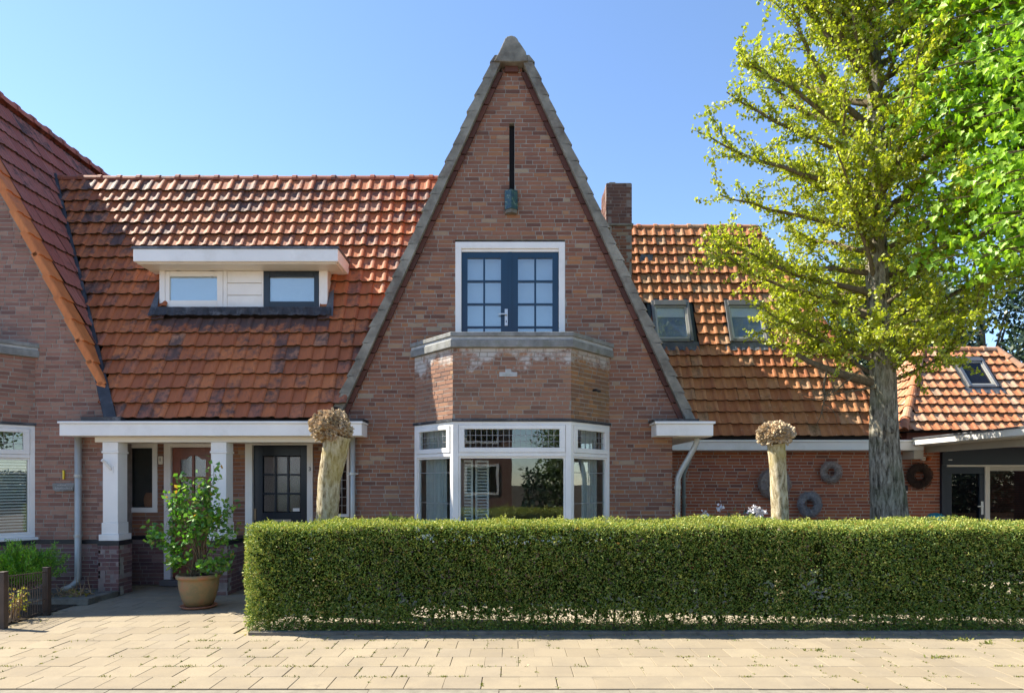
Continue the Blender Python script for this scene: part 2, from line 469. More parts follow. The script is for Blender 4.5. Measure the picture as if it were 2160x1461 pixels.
M['bark_pollard'] = bark_mat('pale_pollard_bark', [(0.37, (0.13, 0.095, 0.05)), (0.48, (0.40, 0.33, 0.20)), (0.64, (0.62, 0.55, 0.40))], scale=(14, 14, 4), b_=0.6, green=(0.38, 0.30, 0.07, 0.6))
M['knob'] = bark_mat('pollard_knuckle', [(0.3, (0.16, 0.085, 0.04)), (0.6, (0.38, 0.25, 0.13)), (0.85, (0.54, 0.43, 0.28))], scale=(20, 20, 20), b_=0.7)
M['stub'] = plain('dry_shoot_stub', (0.50, 0.385, 0.24), 0.85, var=0.4, nscale=22)
M['well'] = plain('blue_grey_blind', (0.24, 0.30, 0.38), 0.8)
M['net'] = plain('net_curtain', (0.50, 0.50, 0.46), 0.9, var=0.08)
M['wreath'] = plain('grey_wicker', (0.36, 0.30, 0.265), 0.9, var=0.35, nscale=30)
M['wreath_grey'] = plain('bluish_grey_wicker', (0.29, 0.28, 0.29), 0.9, var=0.35, nscale=30)
M['wreath_brown'] = plain('dark_brown_wicker', (0.055, 0.030, 0.020), 0.9, var=0.4, nscale=30)
M['hedge'] = leaf_mat('yew_needles', [(0.0, (0.05, 0.11, 0.02)), (0.4, (0.115, 0.21, 0.034)), (0.75, (0.21, 0.31, 0.05)), (0.96, (0.34, 0.38, 0.075)), (1.0, (0.38, 0.17, 0.06))], 0.25, gloss=0.04)
M['hedge_young'] = leaf_mat('yew_new_growth', [(0.0, (0.30, 0.35, 0.06)), (0.5, (0.44, 0.45, 0.09)), (1.0, (0.54, 0.52, 0.14))], 0.3, gloss=0.04)
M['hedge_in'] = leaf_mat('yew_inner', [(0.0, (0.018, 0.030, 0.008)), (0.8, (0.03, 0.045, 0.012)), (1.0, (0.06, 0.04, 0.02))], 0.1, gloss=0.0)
M['ginkgo'] = leaf_mat('ginkgo_leaf', [(0.0, (0.28, 0.34, 0.02)), (0.5, (0.42, 0.48, 0.03)), (0.85, (0.52, 0.55, 0.045)), (1.0, (0.55, 0.48, 0.07))], 0.6, gloss=0.05)
M['maple'] = leaf_mat('maple_leaf', [(0.0, (0.20, 0.40, 0.016)), (0.6, (0.33, 0.56, 0.025)), (1.0, (0.44, 0.62, 0.035))], 0.55, gloss=0.05)
M['dark_leaf'] = leaf_mat('evergreen_leaf', [(0.0, (0.010, 0.032, 0.014)), (0.7, (0.022, 0.055, 0.022)), (1.0, (0.05, 0.09, 0.04))], 0.2, gloss=0.10)
M['lime_leaf'] = leaf_mat('street_tree_leaf', [(0.0, (0.06, 0.11, 0.02)), (1.0, (0.14, 0.20, 0.03))], 0.4)
M['hibiscus'] = leaf_mat('glossy_green_leaf', [(0.0, (0.06, 0.19, 0.016)), (0.6, (0.13, 0.32, 0.03)), (0.93, (0.24, 0.44, 0.04)), (1.0, (0.45, 0.25, 0.04))], 0.4, gloss=0.07)
M['conifer'] = leaf_mat('bright_conifer', [(0.0, (0.09, 0.27, 0.012)), (0.6, (0.20, 0.45, 0.02)), (1.0, (0.38, 0.58, 0.04))], 0.4)
M['yellow_leaf'] = leaf_mat('yellow_green_leaf', [(0.0, (0.25, 0.32, 0.04)), (0.6, (0.42, 0.36, 0.06)), (1.0, (0.42, 0.22, 0.06))], 0.4)
M['moss'] = leaf_mat('joint_moss', [(0.0, (0.10, 0.13, 0.02)), (0.6, (0.21, 0.22, 0.035)), (1.0, (0.32, 0.29, 0.07))], 0.3)
M['petal'] = leaf_mat('white_petal', [(0.0, (0.68, 0.66, 0.72)), (1.0, (0.80, 0.80, 0.82))], 0.4, tint=(1, 1, 1))
M['dry'] = plain('dry_stalk', (0.36, 0.24, 0.13), 0.9, var=0.35, nscale=20)
M['teal'] = plain('teal_plastic', (0.01, 0.22, 0.30), 0.4)
M['orange_lamp'] = plain('orange_plastic', (0.65, 0.13, 0.02), 0.35)
M['ceramic'] = None

def ceramic():
    m, nt, b = newmat('marbled_glaze')
    p = pos(nt)
    f = noise(nt, 18, 7, 0.75, p)
    c = ramp(nt, f, [(0.35, (0.012, 0.03, 0.06)), (0.5, (0.02, 0.06, 0.065)), (0.58, (0.05, 0.09, 0.06)), (0.66, (0.32, 0.38, 0.33))])
    nt.links.new(c, b.inputs['Base Color']); b.inputs['Roughness'].default_value = 0.2
    return m
M['ceramic'] = ceramic()

# ================================================================== generators
UNIT_BRICK = {}
def unit_brick(mat):
    k = mat.name
    if k not in UNIT_BRICK:
        V = [(x, y, z) for z in (-.5, .5) for y in (0, 1) for x in (-.5, .5)]
        me = mesh_py('brick', V, BOXF); me.materials.append(mat)
        UNIT_BRICK[k] = me
    return UNIT_BRICK[k]

def spans(lo, hi, z0, z1, cuts):
    s = [(lo, hi)]
    for a, b, c, d in cuts:
        if z1 <= c + 1e-4 or z0 >= d - 1e-4: continue
        t = []
        for p, q in s:
            if b <= p or a >= q: t.append((p, q)); continue
            if a > p: t.append((p, a))
            if b < q: t.append((b, q))
        s = t
    return [(p, q) for p, q in s if q - p > 0.015]

def brick_wall(house, name, fr, z0, z1, mat, cuts=(), zfun=None, n_ind=0, course=0.06, blen=0.21, joint=0.012,
               mortar='mortar', depth=0.2, header=0.3, prefer=None, proud=0.004):
    wall = MB(); bricks = []
    nc = max(1, round((z1 - z0) / course)); h = (z1 - z0) / nc
    for i in range(nc):
        a, b = z0 + i * h, z0 + (i + 1) * h
        lo, hi = zfun((a + b) / 2) if zfun else (0, fr.L)
        if hi - lo < 0.03: continue
        sp = spans(lo, hi, a, b, cuts)
        for p, q in sp:
            wall.fbox(fr, p, q, -depth, -proud, a, b)
        u = -rng.random() * blen - (i % 2) * blen * 0.5 + lo
        while u < hi:
            L = blen * 0.48 if rng.random() < header else blen
            for p, q in sp:
                s, e = max(u, p), min(u + L, q)
                if e - s > 0.025:
                    bricks.append(((s + e) / 2, (a + b) / 2, e - s - (joint if e < q - 1e-6 else 0.0), h - joint, rng.uniform(-.003, .003)))
            u += L + (joint if False else 0)
    w = wall.build(name, M[mortar], house)
    bricks = [b for b in bricks if b[2] > 0.015]
    if n_ind:
        def key(b):
            x, y, z = fr.p(b[0], 0, b[1])
            pen = 0 if b[2] > blen * 0.8 else 5
            vis = 0 if z > 1.25 else 8
            if prefer: pen += prefer(x, z)
            return pen + vis + math.dist((x, y, z), (0, CAM_Y, 1.6))
        bricks.sort(key=key)
    ind, rest = bricks[:n_ind], bricks[n_ind:]
    me = unit_brick(mat)
    D = 0.03
    for u, z, L, H, j in ind:
        o = bpy.data.objects.new('brick', me); COL.objects.link(o); o.parent = w
        c = fr.p(u, j, z)
        mt = Matrix((( fr.u.x * L, -fr.n.x * D, 0, c[0]), (fr.u.y * L, -fr.n.y * D, 0, c[1]), (0, 0, H, c[2]), (0, 0, 0, 1)))
        o.matrix_basis = mt
    if rest:
        A = np.array(rest); n = len(A)
        C = np.array([(x, y, z) for z in (-.5, .5) for y in (0, 1) for x in (-.5, .5)])
        uu = A[:, None, 0] + C[None, :, 0] * A[:, None, 2]
        nn = A[:, None, 4] - C[None, :, 1] * D
        zz = A[:, None, 1] + C[None, :, 2] * A[:, None, 3]
        V = np.stack([fr.P0.x + fr.u.x * uu + fr.n.x * nn, fr.P0.y + fr.u.y * uu + fr.n.y * nn, zz], -1)
        F = (np.array(BOXF)[None] + (np.arange(n) * 8)[:, None, None]).reshape(-1, 4)
        o = link('brickwork', mesh_np('brickwork', V.reshape(-1, 3), F), mat, w)
        setp(o, kind='stuff')
    return w

# pantile: pan on the left, roll on the right, nose lifted over the course below
def pantile(width, length, lift=0.052, roll=0.024, thick=0.024):
    prof = [(0.0, 0.012), (0.035, 0.002), (0.45, 0.0), (0.62, 0.008), (0.70, roll * 0.8), (0.80, roll), (0.92, roll * 0.9), (1.03, roll * 0.30)]
    V = []
    for v, up in ((0.0, lift), (length, 0.0)):
        for x, h in prof: V.append((x * width, v, h + up))
    for x, h in prof: V.append((x * width, 0.004, h + lift - thick - 0.012))
    n = len(prof); F = []
    for i in range(n - 1):
        F.append((i, i + 1, n + i + 1, n + i))
        F.append((i + 1, i, 2 * n + i, 2 * n + i + 1))
    return np.array(V), np.array(F)

def ribtile(width, length, lift=0.036):
    xs = [0, .08, .14, .30, .36, .42, .58, .64, .70, .86, .92, 1.0]
    hs = [.012, .012, 0, 0, .010, 0, 0, .010, 0, 0, .012, .012]
    V = []
    for v, up in ((0.0, lift), (length, 0.0)):
        for x, h in zip(xs, hs): V.append((x * width, v, h + up))
    for x, h in zip(xs, hs): V.append((x * width, 0.004, h + lift - 0.026))
    n = len(xs); F = []
    for i in range(n - 1):
        F.append((i, i + 1, n + i + 1, n + i)); F.append((i + 1, i, 2 * n + i, 2 * n + i + 1))
    return np.array(V), np.array(F)

TW, TL = 0.195, 0.242

def tile_roof(roof, O, U, V, rows, cols, inside, mat, n_ind=0, tile=None, tw=TW, tl=TL, name='roof_tile', warp=0.006, visible=None, u0=0.0):
    """courses of single tiles laid on the plane O + u*U + v*V"""
    U, V, O = Vector(U).normalized(), Vector(V).normalized(), Vector(O)
    Nn = U.cross(V)
    tv, tf = tile
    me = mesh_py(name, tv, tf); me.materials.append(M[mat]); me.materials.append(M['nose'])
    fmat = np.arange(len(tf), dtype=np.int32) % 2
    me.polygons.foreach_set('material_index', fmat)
    B = np.array([U, V, Nn])          # rows
    T = []
    for r in range(rows):
        off = rng.uniform(-.006, .006)
        for c in range(cols):
            u, v = u0 + c * tw + off, r * tl
            cu, cv = u + tw / 2, v + tl / 2
            P = O + U * cu + V * cv
            if inside(P): T.append((u, v, P))
    def key(t):
        pen = 0 if (visible is None or visible(t[2])) else 20
        return pen + (t[2] - Vector((0, CAM_Y, 1.6))).length
    T.sort(key=key)
    rest = []
    for i, (u, v, P) in enumerate(T):
        a = rng.uniform(-.018, .018); lift = rng.uniform(-warp, warp); du = rng.uniform(-.004, .004); dv = rng.uniform(-.007, .007)
        if i < n_ind:
            o = bpy.data.objects.new(name, me); COL.objects.link(o); o.parent = roof
            q = O + U * (u + du) + V * (v + dv) + Nn * (0.012 + lift)
            b = Matrix((U, V, Nn)).transposed().to_4x4()
            o.matrix_basis = Matrix.Translation(q) @ b @ Matrix.Rotation(a, 4, 'Z')
        else:
            rest.append((u + du, v + dv, 0.012 + lift, a))
    if rest:
        A = np.array(rest); n = len(A); k = len(tv)
        ca, sa = np.cos(A[:, 3])[:, None], np.sin(A[:, 3])[:, None]
        uu = A[:, 0:1] + tv[None, :, 0] * ca - tv[None, :, 1] * sa
        vv = A[:, 1:2] + tv[None, :, 0] * sa + tv[None, :, 1] * ca
        nn = A[:, 2:3] + tv[None, :, 2]
        W = np.array(O)[None, None] + uu[..., None] * B[0] + vv[..., None] * B[1] + nn[..., None] * B[2]
        F = (tf[None] + (np.arange(n) * k)[:, None, None]).reshape(-1, 4)
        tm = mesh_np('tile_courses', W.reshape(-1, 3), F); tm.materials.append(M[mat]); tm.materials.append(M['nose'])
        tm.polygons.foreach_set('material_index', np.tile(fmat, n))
        o = link('tile_courses', tm, None, roof)
        setp(o, kind='stuff')

def ridge_caps(parent, A, B, step=0.335, r=0.085, mat='ridge', name='ridge_tile', overlap=0.03):
    """half-round tiles from A to B, each with a collar"""
    A, B = Vector(A), Vector(B); d = (B - A); L = d.length; d.normalize()
    side = d.cross(Vector((0, 0, 1))).normalized(); up = side.cross(d)
    n = max(1, round(L / step)); st = L / n
    V = []; F = []; sg = 8
    for (t, rr) in ((0, r * 1.18), (0.07, r * 1.18), (0.075, r), (st + overlap, r * 0.97)):
        for k in range(sg + 1):
            a = math.pi * (k / sg) * 1.16 - math.pi * 0.08
            p = d * t + side * (math.cos(a) * rr) + up * (math.sin(a) * rr)
            V.append(tuple(p))
    w = sg + 1
    for i in range(3):
        for k in range(sg):
            F.append((i * w + k, (i + 1) * w + k, (i + 1) * w + k + 1, i * w + k + 1))
    F.append(tuple(range(w)))
    me = mesh_py(name, V, F); me.materials.append(M[mat])
    for i in range(n):
        o = bpy.data.objects.new(name, me); COL.objects.link(o); o.parent = parent
        o.location = A + d * (i * st) + up * rng.uniform(-.008, .004)
        if parent.name in LOC: o.matrix_parent_inverse = Matrix.Translation(-LOC[parent.name])

def bars(mb, fr, u0, u1, z0, z1, w, n0, n1, wt=None, wb=None):
    wt = w if wt is None else wt; wb = w if wb is None else wb
    mb.fbox(fr, u0, u1, n0, n1, z1 - wt, z1); mb.fbox(fr, u0, u1, n0, n1, z0, z0 + wb)
    mb.fbox(fr, u0, u0 + w, n0, n1, z0 + wb, z1 - wt); mb.fbox(fr, u1 - w, u1, n0, n1, z0 + wb, z1 - wt)
    return mb

def pane(parent, fr, u0, u1, n, z0, z1, mat='glass', name='pane'):
    V = [fr.p(u, m, z) for z in (z0, z1) for m in (n, n - 0.005) for u in (u0, u1)]
    return link(name, mesh_py(name, V, BOXF), M[mat], parent)

def came_grid(parent, fr, u0, u1, n, z0, z1, cols, rows, t=0.006):
    mb = MB()
    for i in range(1, cols): 
        u = u0 + (u1 - u0) * i / cols; mb.fbox(fr, u - t / 2, u + t / 2, n - .002, n + .006, z0, z1)
    for j in range(1, rows):
        z = z0 + (z1 - z0) * j / rows; mb.fbox(fr, u0, u1, n - .003, n + .005, z - t / 2, z + t / 2)
    return mb.build('leading', M['came'], parent)

def text_mesh(name, s, size, mat, parent, loc, extrude=0.006):
    c = bpy.data.curves.new(name, 'FONT'); c.body = s; c.size = size; c.extrude = extrude
    c.align_x = 'CENTER'; c.align_y = 'CENTER'
    t = bpy.data.objects.new('tmp_text', c); COL.objects.link(t)
    bpy.context.view_layer.update()
    me = bpy.data.meshes.new_from_object(t.evaluated_get(bpy.context.evaluated_depsgraph_get()))
    bpy.data.objects.remove(t)
    me.name = name
    me.materials.clear(); me.materials.append(mat)
    o = link(name, me, None, parent)
    o.rotation_euler = (R(90), 0, 0); o.location = loc
    return o

def pipe(name, pts, r, mat, parent=None, sides=14):
    return MB().tube(pts, r, sides).build(name, M[mat], parent, smooth=True)

# ================================================================== ground
def sheet(name, x0, x1, y0, y1, z, mat, kind='structure'):
    me = mesh_py(name, [(x0, y0, z), (x1, y0, z), (x1, y1, z), (x0, y1, z)], [(0, 1, 2, 3)])
    return setp(link(name, me, M[mat]), kind=kind)

sheet('ground', -300, 300, -300, 300, -0.16, 'soil')
sheet('road', -120, 120, -16, -4.62, -0.12, 'asphalt')
bed = sheet('garden_bed', -2.75, 40, -2.52, 2.4, -0.006, 'gravel')
pave = sheet('pavement', -60, 60, -4.34, -2.5, -0.012, 'sand')
porchpath = sheet('entry_path', -7.2, -2.75, -2.5, 0.72, -0.012, 'sand')
leftbed = sheet('front_garden_soil', -14, -5.66, -2.32, 0.0, 0.002, 'soil')

# 30 x 30 paving slabs in running bond
PV = []
for z, e in ((-0.05, 0.0), (-0.003, 0.0), (0.0, 0.003)):
    for sx, sy in ((-1, -1), (1, -1), (1, 1), (-1, 1)):
        PV.append((sx * (.1485 - e), sy * (.1485 - e), z))
PF = [(8, 9, 10, 11)] + [(i * 4 + k, i * 4 + (k + 1) % 4, (i + 1) * 4 + (k + 1) % 4, (i + 1) * 4 + k) for i in (0, 1) for k in range(4)]
paver_me = mesh_py('paving_slab', PV, PF); paver_me.materials.append(M['paver'])
slabs = []
for r in range(-5, 13):
    y = -2.675 + r * 0.3 if r >= 0 else -2.675 + r * 0.3
    for c in range(-40, 41):
        x = c * 0.3 + (0.15 if r % 2 else 0.0) + 0.06
        if r >= 1 and not (-5.62 < x < -2.9): continue
        if x < -5.5 and y > -0.95: continue
        if r < 1 and abs(x) > 11.5: continue
        d = y - CAM_Y
        vis = abs(x) < d * 0.80 + 0.2
        if y > 0.62: continue
        slabs.append((0 if vis else 1, math.hypot(x, d), x, y))
slabs.sort()
rest = MB()
for i, (_, _, x, y) in enumerate(slabs):
    a, z = rng.uniform(-.004, .004), rng.uniform(-.0015, .0015)
    par = pave if y < -2.5 else porchpath
    if i < 300:
        o = bpy.data.objects.new('paving_slab', paver_me); COL.objects.link(o); o.parent = par
        o.location = (x + rng.uniform(-.003, .003), y + rng.uniform(-.003, .003), z)
        o.rotation_euler = (rng.uniform(-.004, .004), rng.uniform(-.004, .004), a)
    else:
        rest.add([(vx + x, vy + y, vz + z) for vx, vy, vz in PV], PF)
setp(rest.build('slab_field', M['paver'], pave), kind='stuff')
# kerb stones along the carriageway
kerb_me = MB().box(-0.497, 0.497, -0.12, 0.12, -0.16, 0.0).v
kb = mesh_py('kerb_stone', kerb_me, BOXF); kb.materials.append(M['kerb'])
for i in range(-6, 6):
    o = bpy.data.objects.new('kerb_stone', kb); COL.objects.link(o); o.parent = pave
    o.location = (i * 1.0 + 0.4, -4.467 , -0.002 + rng.uniform(-.003, .003))
# concrete edging under the hedge
em = MB().box(-0.497, 0.497, -0.04, 0.04, -0.1, 0.035).v
eme = mesh_py('edging_block', em, BOXF); eme.materials.append(M['concrete_dark'])
for i in range(12):
    o = bpy.data.objects.new('edging_block', eme); COL.objects.link(o); o.parent = bed
    o.location = (-2.25 + i * 1.0, -2.56 + rng.uniform(-.004, .004), rng.uniform(-.004, .004))

# ================================================================== gable house (number 3)
def hw(z):                     # half width of our gable's outer slope line at height z
    return 0.278 + (7.61 - z) / 2.197
house = thing('brick_house', 'brown brick house with steep pointed front gable, two-storey bay and blue balcony doors', 'house', (0, 0, 0))
FF = Frame((-2.315, 0), (2.315, 0))        # front facade, u = x + 2.315
def fx(x): return x + 2.315

SLIT = (fx(-0.04), fx(0.035), 5.74, 6.76)
def gab(z):
    w = min(2.315 if z < 2.46 else 2.6, hw(z) - 0.17)
    return (fx(-w), fx(w))
for a_, b_ in ((-2.315, -1.40), (1.40, 2.315)):
    brick_wall(house, 'plinth_wall', Frame((a_, 0), (b_, 0)), 0.0, 0.70, M['brick_plinth'], mortar='mortar_dark')
    MB().box(a_ + (.01 if a_ > 0 else 0), b_ - (.01 if a_ < 0 else 0), -0.012, 0.1, 0.703, 0.757).build('plinth_band', M['black'], house)
brick_wall(house, 'gable_wall', FF, 0.76, 7.56, M['brick'],
           cuts=[(fx(-1.36), fx(1.36), 0.7, 3.40), (fx(-.82), fx(.765), 3.2, 5.06), SLIT], zfun=gab, n_ind=145,
           prefer=lambda x, z: 0 if 3.5 < z < 5.6 else 3)
# dark slit with its soldier lintel
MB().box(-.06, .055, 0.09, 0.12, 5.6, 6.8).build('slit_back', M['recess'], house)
# glazed corner block under the slit
hx, hz0, hz1 = -0.012, 5.50, 5.775
MB().zprism([(hx - .095, -.002), (hx - .095, -.055), (hx, -.115), (hx + .095, -.055), (hx + .095, -.002)][::1], hz0, hz1).build('glazed_block', M['ceramic'], house, bevel=.006)
MB().zprism([(hx - .085, -.002), (hx - .085, -.05), (hx, -.10), (hx + .085, -.05), (hx + .085, -.002)], hz0 - .05, hz0 - .001).build('block_foot', M['concrete_dark'], house)

# side walls and back of the house (mostly out of sight)
brick_wall(house, 'side_wall', Frame((2.315, 0.03), (2.315, 6.0)), 0.0, 2.9, M['brick'], depth=0.2)
MB().box(-2.3, 2.3, 6.0, 6.2, 0, 6.4).build('back_wall', M['mortar_dark'], house)

# coping on both slopes: cement fillet with tile noses stepping along its outer edge
def coping(sgn):
    mb = MB(); z = 2.40; step = 0.236; k = 0
    while z < 7.66:
        z2 = min(z + step, 7.68)
        a, b = hw(z), hw(z2)
        jog = 0.035 + rng.uniform(-.012, .01)
        o = [(-a - jog, z - 0.012), (-a + 0.13, z), (-b + 0.13, z2), (-b, z2)]
        if sgn > 0: o = [(-x, zz) for x, zz in o][::-1]
        mb.prism(o, -0.115, 0.16)
        z = z2; k += 1
    return mb.build('coping', M['cement'], house)
coping(-1); coping(1)
# rounded cap at the apex
cap = [(-.268, 7.665), (-.09, 7.655), (.085, 7.655), (.235, 7.665)]
cap += [(.205, 7.80), (.115, 7.93)] + [(-.012 + .112 * math.cos(a), 7.925 + .105 * math.sin(a)) for a in [R(x) for x in (10, 35, 60, 90, 120, 145, 170)]] + [(-.19, 7.80)]
MB().prism([(x * .96, z - .085) for x, z in cap], -0.14, 0.30).build('gable_cap', M['cement'], house, bevel=.012)
# glazed edge bricks following the slope inside the coping
for sgn in (-1, 1):
    z = 2.50; i = 0
    while z < 7.34:
        z2 = z + 0.222
        p = [(-hw(z) + .134, z), (-hw(z) + .205, z), (-hw(z2) + .205, z2), (-hw(z2) + .134, z2)]
        if sgn > 0: p = [(-x, zz) for x, zz in p][::-1]
        MB().prism(p, -0.042 + rng.uniform(-.004, .004), 0.05).build('edge_brick', M['brick_edge'], house)
        z = z2 + 0.016; i += 1
MB().box(-.10, .085, -.045, .05, 7.49, 7.575).build('edge_brick', M['brick_edge'], house)

# main gable roof (seen edge-on): slabs with tile courses on both slopes
PT = pantile(TW, TL + 0.05)
ga = math.atan(2.197)
def slope_z(x): return 7.61 - (abs(x) - .278) * 2.197
for sgn, nm in ((-1, 'roof_slope'), (1, 'roof_slope')):
    pts = [(2.66, slope_z(2.66) - .03), (0.03, slope_z(0.30) + .28), (0.0, slope_z(0.30) + .20), (2.50, slope_z(2.66) - .1)]
    pts = [(sgn * x, z) for x, z in pts]
    if sgn < 0: pts = pts[::-1]
    rs = MB().prism(pts[::-1], 0.17, 6.2).build(nm, M['underlay'], house)
    if sgn < 0:
        U, V, O = (0, -1, 0), (math.cos(ga), 0, math.sin(ga)), (-2.70, 6.2, slope_z(2.70))
    else:
        U, V, O = (0, 1, 0), (-math.cos(ga), 0, math.sin(ga)), (2.70, 0.17, slope_z(2.70))
    tile_roof(rs, O, U, V, 25, 31, lambda P: P.z < 7.80, 'tile', 0, PT)
ridge_caps(house, (-.01, 0.3, 7.85), (-.01, 6.2, 7.85), r=.10)

# ---- bay
def bay(h, cx, bm_front, bm_l, bm_r, n_ind, blinds, full=True):
    A, B, C, D = (cx - 1.41, 0.0), (cx - 0.79, -0.70), (cx + 0.79, -0.70), (cx + 1.41, 0.0)
    faces = [Frame(A, B), Frame(B, C), Frame(C, D)]
    mats = [bm_l, bm_front, bm_r]
    for i, fr in enumerate(faces):
        ni = n_ind[i]
        brick_wall(h, 'bay_apron', fr, 2.44, 3.385, M[mats[i]], n_ind=ni, depth=.1, proud=.004)
        brick_wall(h, 'bay_plinth', fr, 0.0, 0.70, M['brick_plinth'], mortar='mortar_dark', depth=.1)
    def ring(off, z0, z1, name, mat, bev=.006):
        o = off; s = o * 0.46
        pts = [(A[0] - o * 1.1, 0.0), (B[0] - s, B[1] - o), (C[0] + s, C[1] - o), (D[0] + o * 1.1, 0.0)]
        return MB().zprism(pts, z0, z1).build(name, M[mat], h, bevel=bev)
    ring(.055, 3.385, 3.485, 'cornice', 'stone')
    ring(.042, 3.488, 3.525, 'cornice_band', 'stone_pale', 0)
    ring(.060, 3.528, 3.585, 'cornice_cap', 'stone')
    ring(.022, 2.405, 2.437, 'lead_strip', 'lead_black', 0)
    ring(.020, 0.703, 0.757, 'plinth_band', 'black', 0)
    ring(.045, 0.76, 0.80, 'window_sill', 'white')
    # joinery: each face has corner posts, head, transom, sashes
    zt, z0 = 2.402, 0.802
    for i, fr in enumerate(faces):
        L = fr.L; pw = 0.075 if i == 1 else 0.06
        w = MB()
        bars(w, fr, 0.0, L, z0, zt, pw, -0.075, 0.0, wt=.045, wb=.05)
        w.fbox(fr, pw, L - pw, -0.075, 0.004, 1.935, 1.985)
        wo = w.build('bay_window_frame', M['white'], h, bevel=.004)
        s1 = MB(); bars(s1, fr, pw + .004, L - pw - .004, 1.988, zt - .047, .075, -.055, .012, wt=.055, wb=.065)
        s1.build('fanlight_sash', M['white'], wo, bevel=.004)
        a, b, c, d = pw + .079, L - pw - .079, 2.053, zt - .102
        pane(wo, fr, a - .01, b + .01, -.02, c - .01, d + .01)
        came_grid(wo, fr, a, b, -.018, c, d, 17 if i == 1 else 6, 3)
        s2 = MB(); bars(s2, fr, pw + .002, L - pw - .002, z0 + .052, 1.933, .022, -.06, -.015)
        s2.build('lower_sash', M['white'], wo)
        pane(wo, fr, pw + .015, L - pw - .015, -.04, z0 + .06, 1.92)
        if i != 1 and full:
            t = MB()
            for zz in (1.30, 1.72): t.fbox(fr, pw + .02, L - pw - .02, -.038, -.034, zz - .004, zz + .004)
            t.fbox(fr, L * .5 - .004, L * .5 + .004, -.038, -.034, z0 + .06, 1.92)
            t.build('leading', M['came'], wo)
    # sill boards and room behind
    r = MB()
    rx0, rx1, ry1 = cx - 2.2, cx + 2.2, 4.2
    V = [(rx0, .22, .42), (rx1, .22, .42), (rx1, ry1, .42), (rx0, ry1, .42), (rx0, .22, 2.40), (rx1, .22, 2.40), (rx1, ry1, 2.40), (rx0, ry1, 2.40)]
    r.add(V, [(0, 1, 2, 3), (4, 7, 6, 5), (3, 2, 6, 7), (0, 3, 7, 4), (1, 5, 6, 2)])
    r.build('room', M['room'], h)
    bt = MB().zprism([(A[0] + .06, .2), (B[0] + .03, B[1] + .09), (C[0] - .03, C[1] + .09), (D[0] - .06, .2)], 0.42, 0.801).build('window_bench', M['room'], h)
    ct = MB().zprism([(A[0] + .09, .2), (B[0] + .05, B[1] + .10), (C[0] - .05, C[1] + .10), (D[0] - .09, .2)], 2.402, 2.44).build('bay_ceiling', M['cream'], h)
    if blinds:
        for i, fr in enumerate(faces):
            if i != 2: continue
            L = fr.L
            for k in range(24):
                zz = .90 + k * .0425
                MB().fbox(fr, .085, L - .085, -.10, -.075, zz, zz + .024).build('blind_slat', M['blind'], h)
            link('blind_backing', mesh_py('blind_backing', [fr.p(u, -.12, z) for u, z in ((.08, .85), (L - .08, .85), (L - .08, 1.92), (.08, 1.92))], [(0, 1, 2, 3)]), M['room_dark'], h)
    return faces
BF = bay(house, 0.0, 'brick_bay', 'brick_bay', 'brick_algae', (30, 70, 30), False)
# flat bay roof behind the cornice
MB().zprism([(-1.38, .02), (-.78, -.66), (.78, -.66), (1.38, .02)], 3.40, 3.52).build('balcony_floor', M['lead'], house)
MB().fbox(BF[2], .50, .66, -.01, .035, 2.86, 2.88).fbox(BF[2], .50, .52, .0, .06, 2.855, 2.885).build('iron_hook', M['black'], house)
MB().box(-.17, .07, -.708, -.69, 3.00, 3.06).box(-.09, -.01, -.7075, -.69, 3.06, 3.10).build('pale_patch', M['stone_pale'], house)

# things inside the bay: net curtain strips, shutters, lamp
MB().box(-.62, -.60, .10, .55, .82, 2.35).build('curtain', M['curtain_grey'], house)
for k in range(2):
    x0 = -.74 + k * .22
    s = MB()
    bars(s, Frame((x0, -.30 + k * .12), (x0 + .20, -.24 + k * .12)), 0, .2, .95, 1.90, .03, -.02, .0)
    so = s.build('shutter', M['white'], house)
    fr = Frame((x0, -.30 + k * .12), (x0 + .20, -.24 + k * .12))
    for j in range(20): MB().fbox(fr, .03, .17, -.018, -.004, .99 + j * .044, .99 + j * .044 + .026).build('louvre', M['blind'], so)
for fr, a, b in ((BF[0], .13, .60), (BF[2], .42, .80), (BF[1], .10, .14)):
    V = []; n_ = 60
    for k in range(n_ + 1):
        u = a + (b - a) * k / n_; w_ = -.13 + .016 * math.sin(k * 1.35) + .006 * math.sin(k * .4)
        V += [fr.p(u, w_, .82), fr.p(u, w_, 2.36)]
    MB().add(V, [(2 * k, 2 * k + 2, 2 * k + 3, 2 * k + 1) for k in range(n_)]).build('net_curtain', M['net'], house, smooth=True)

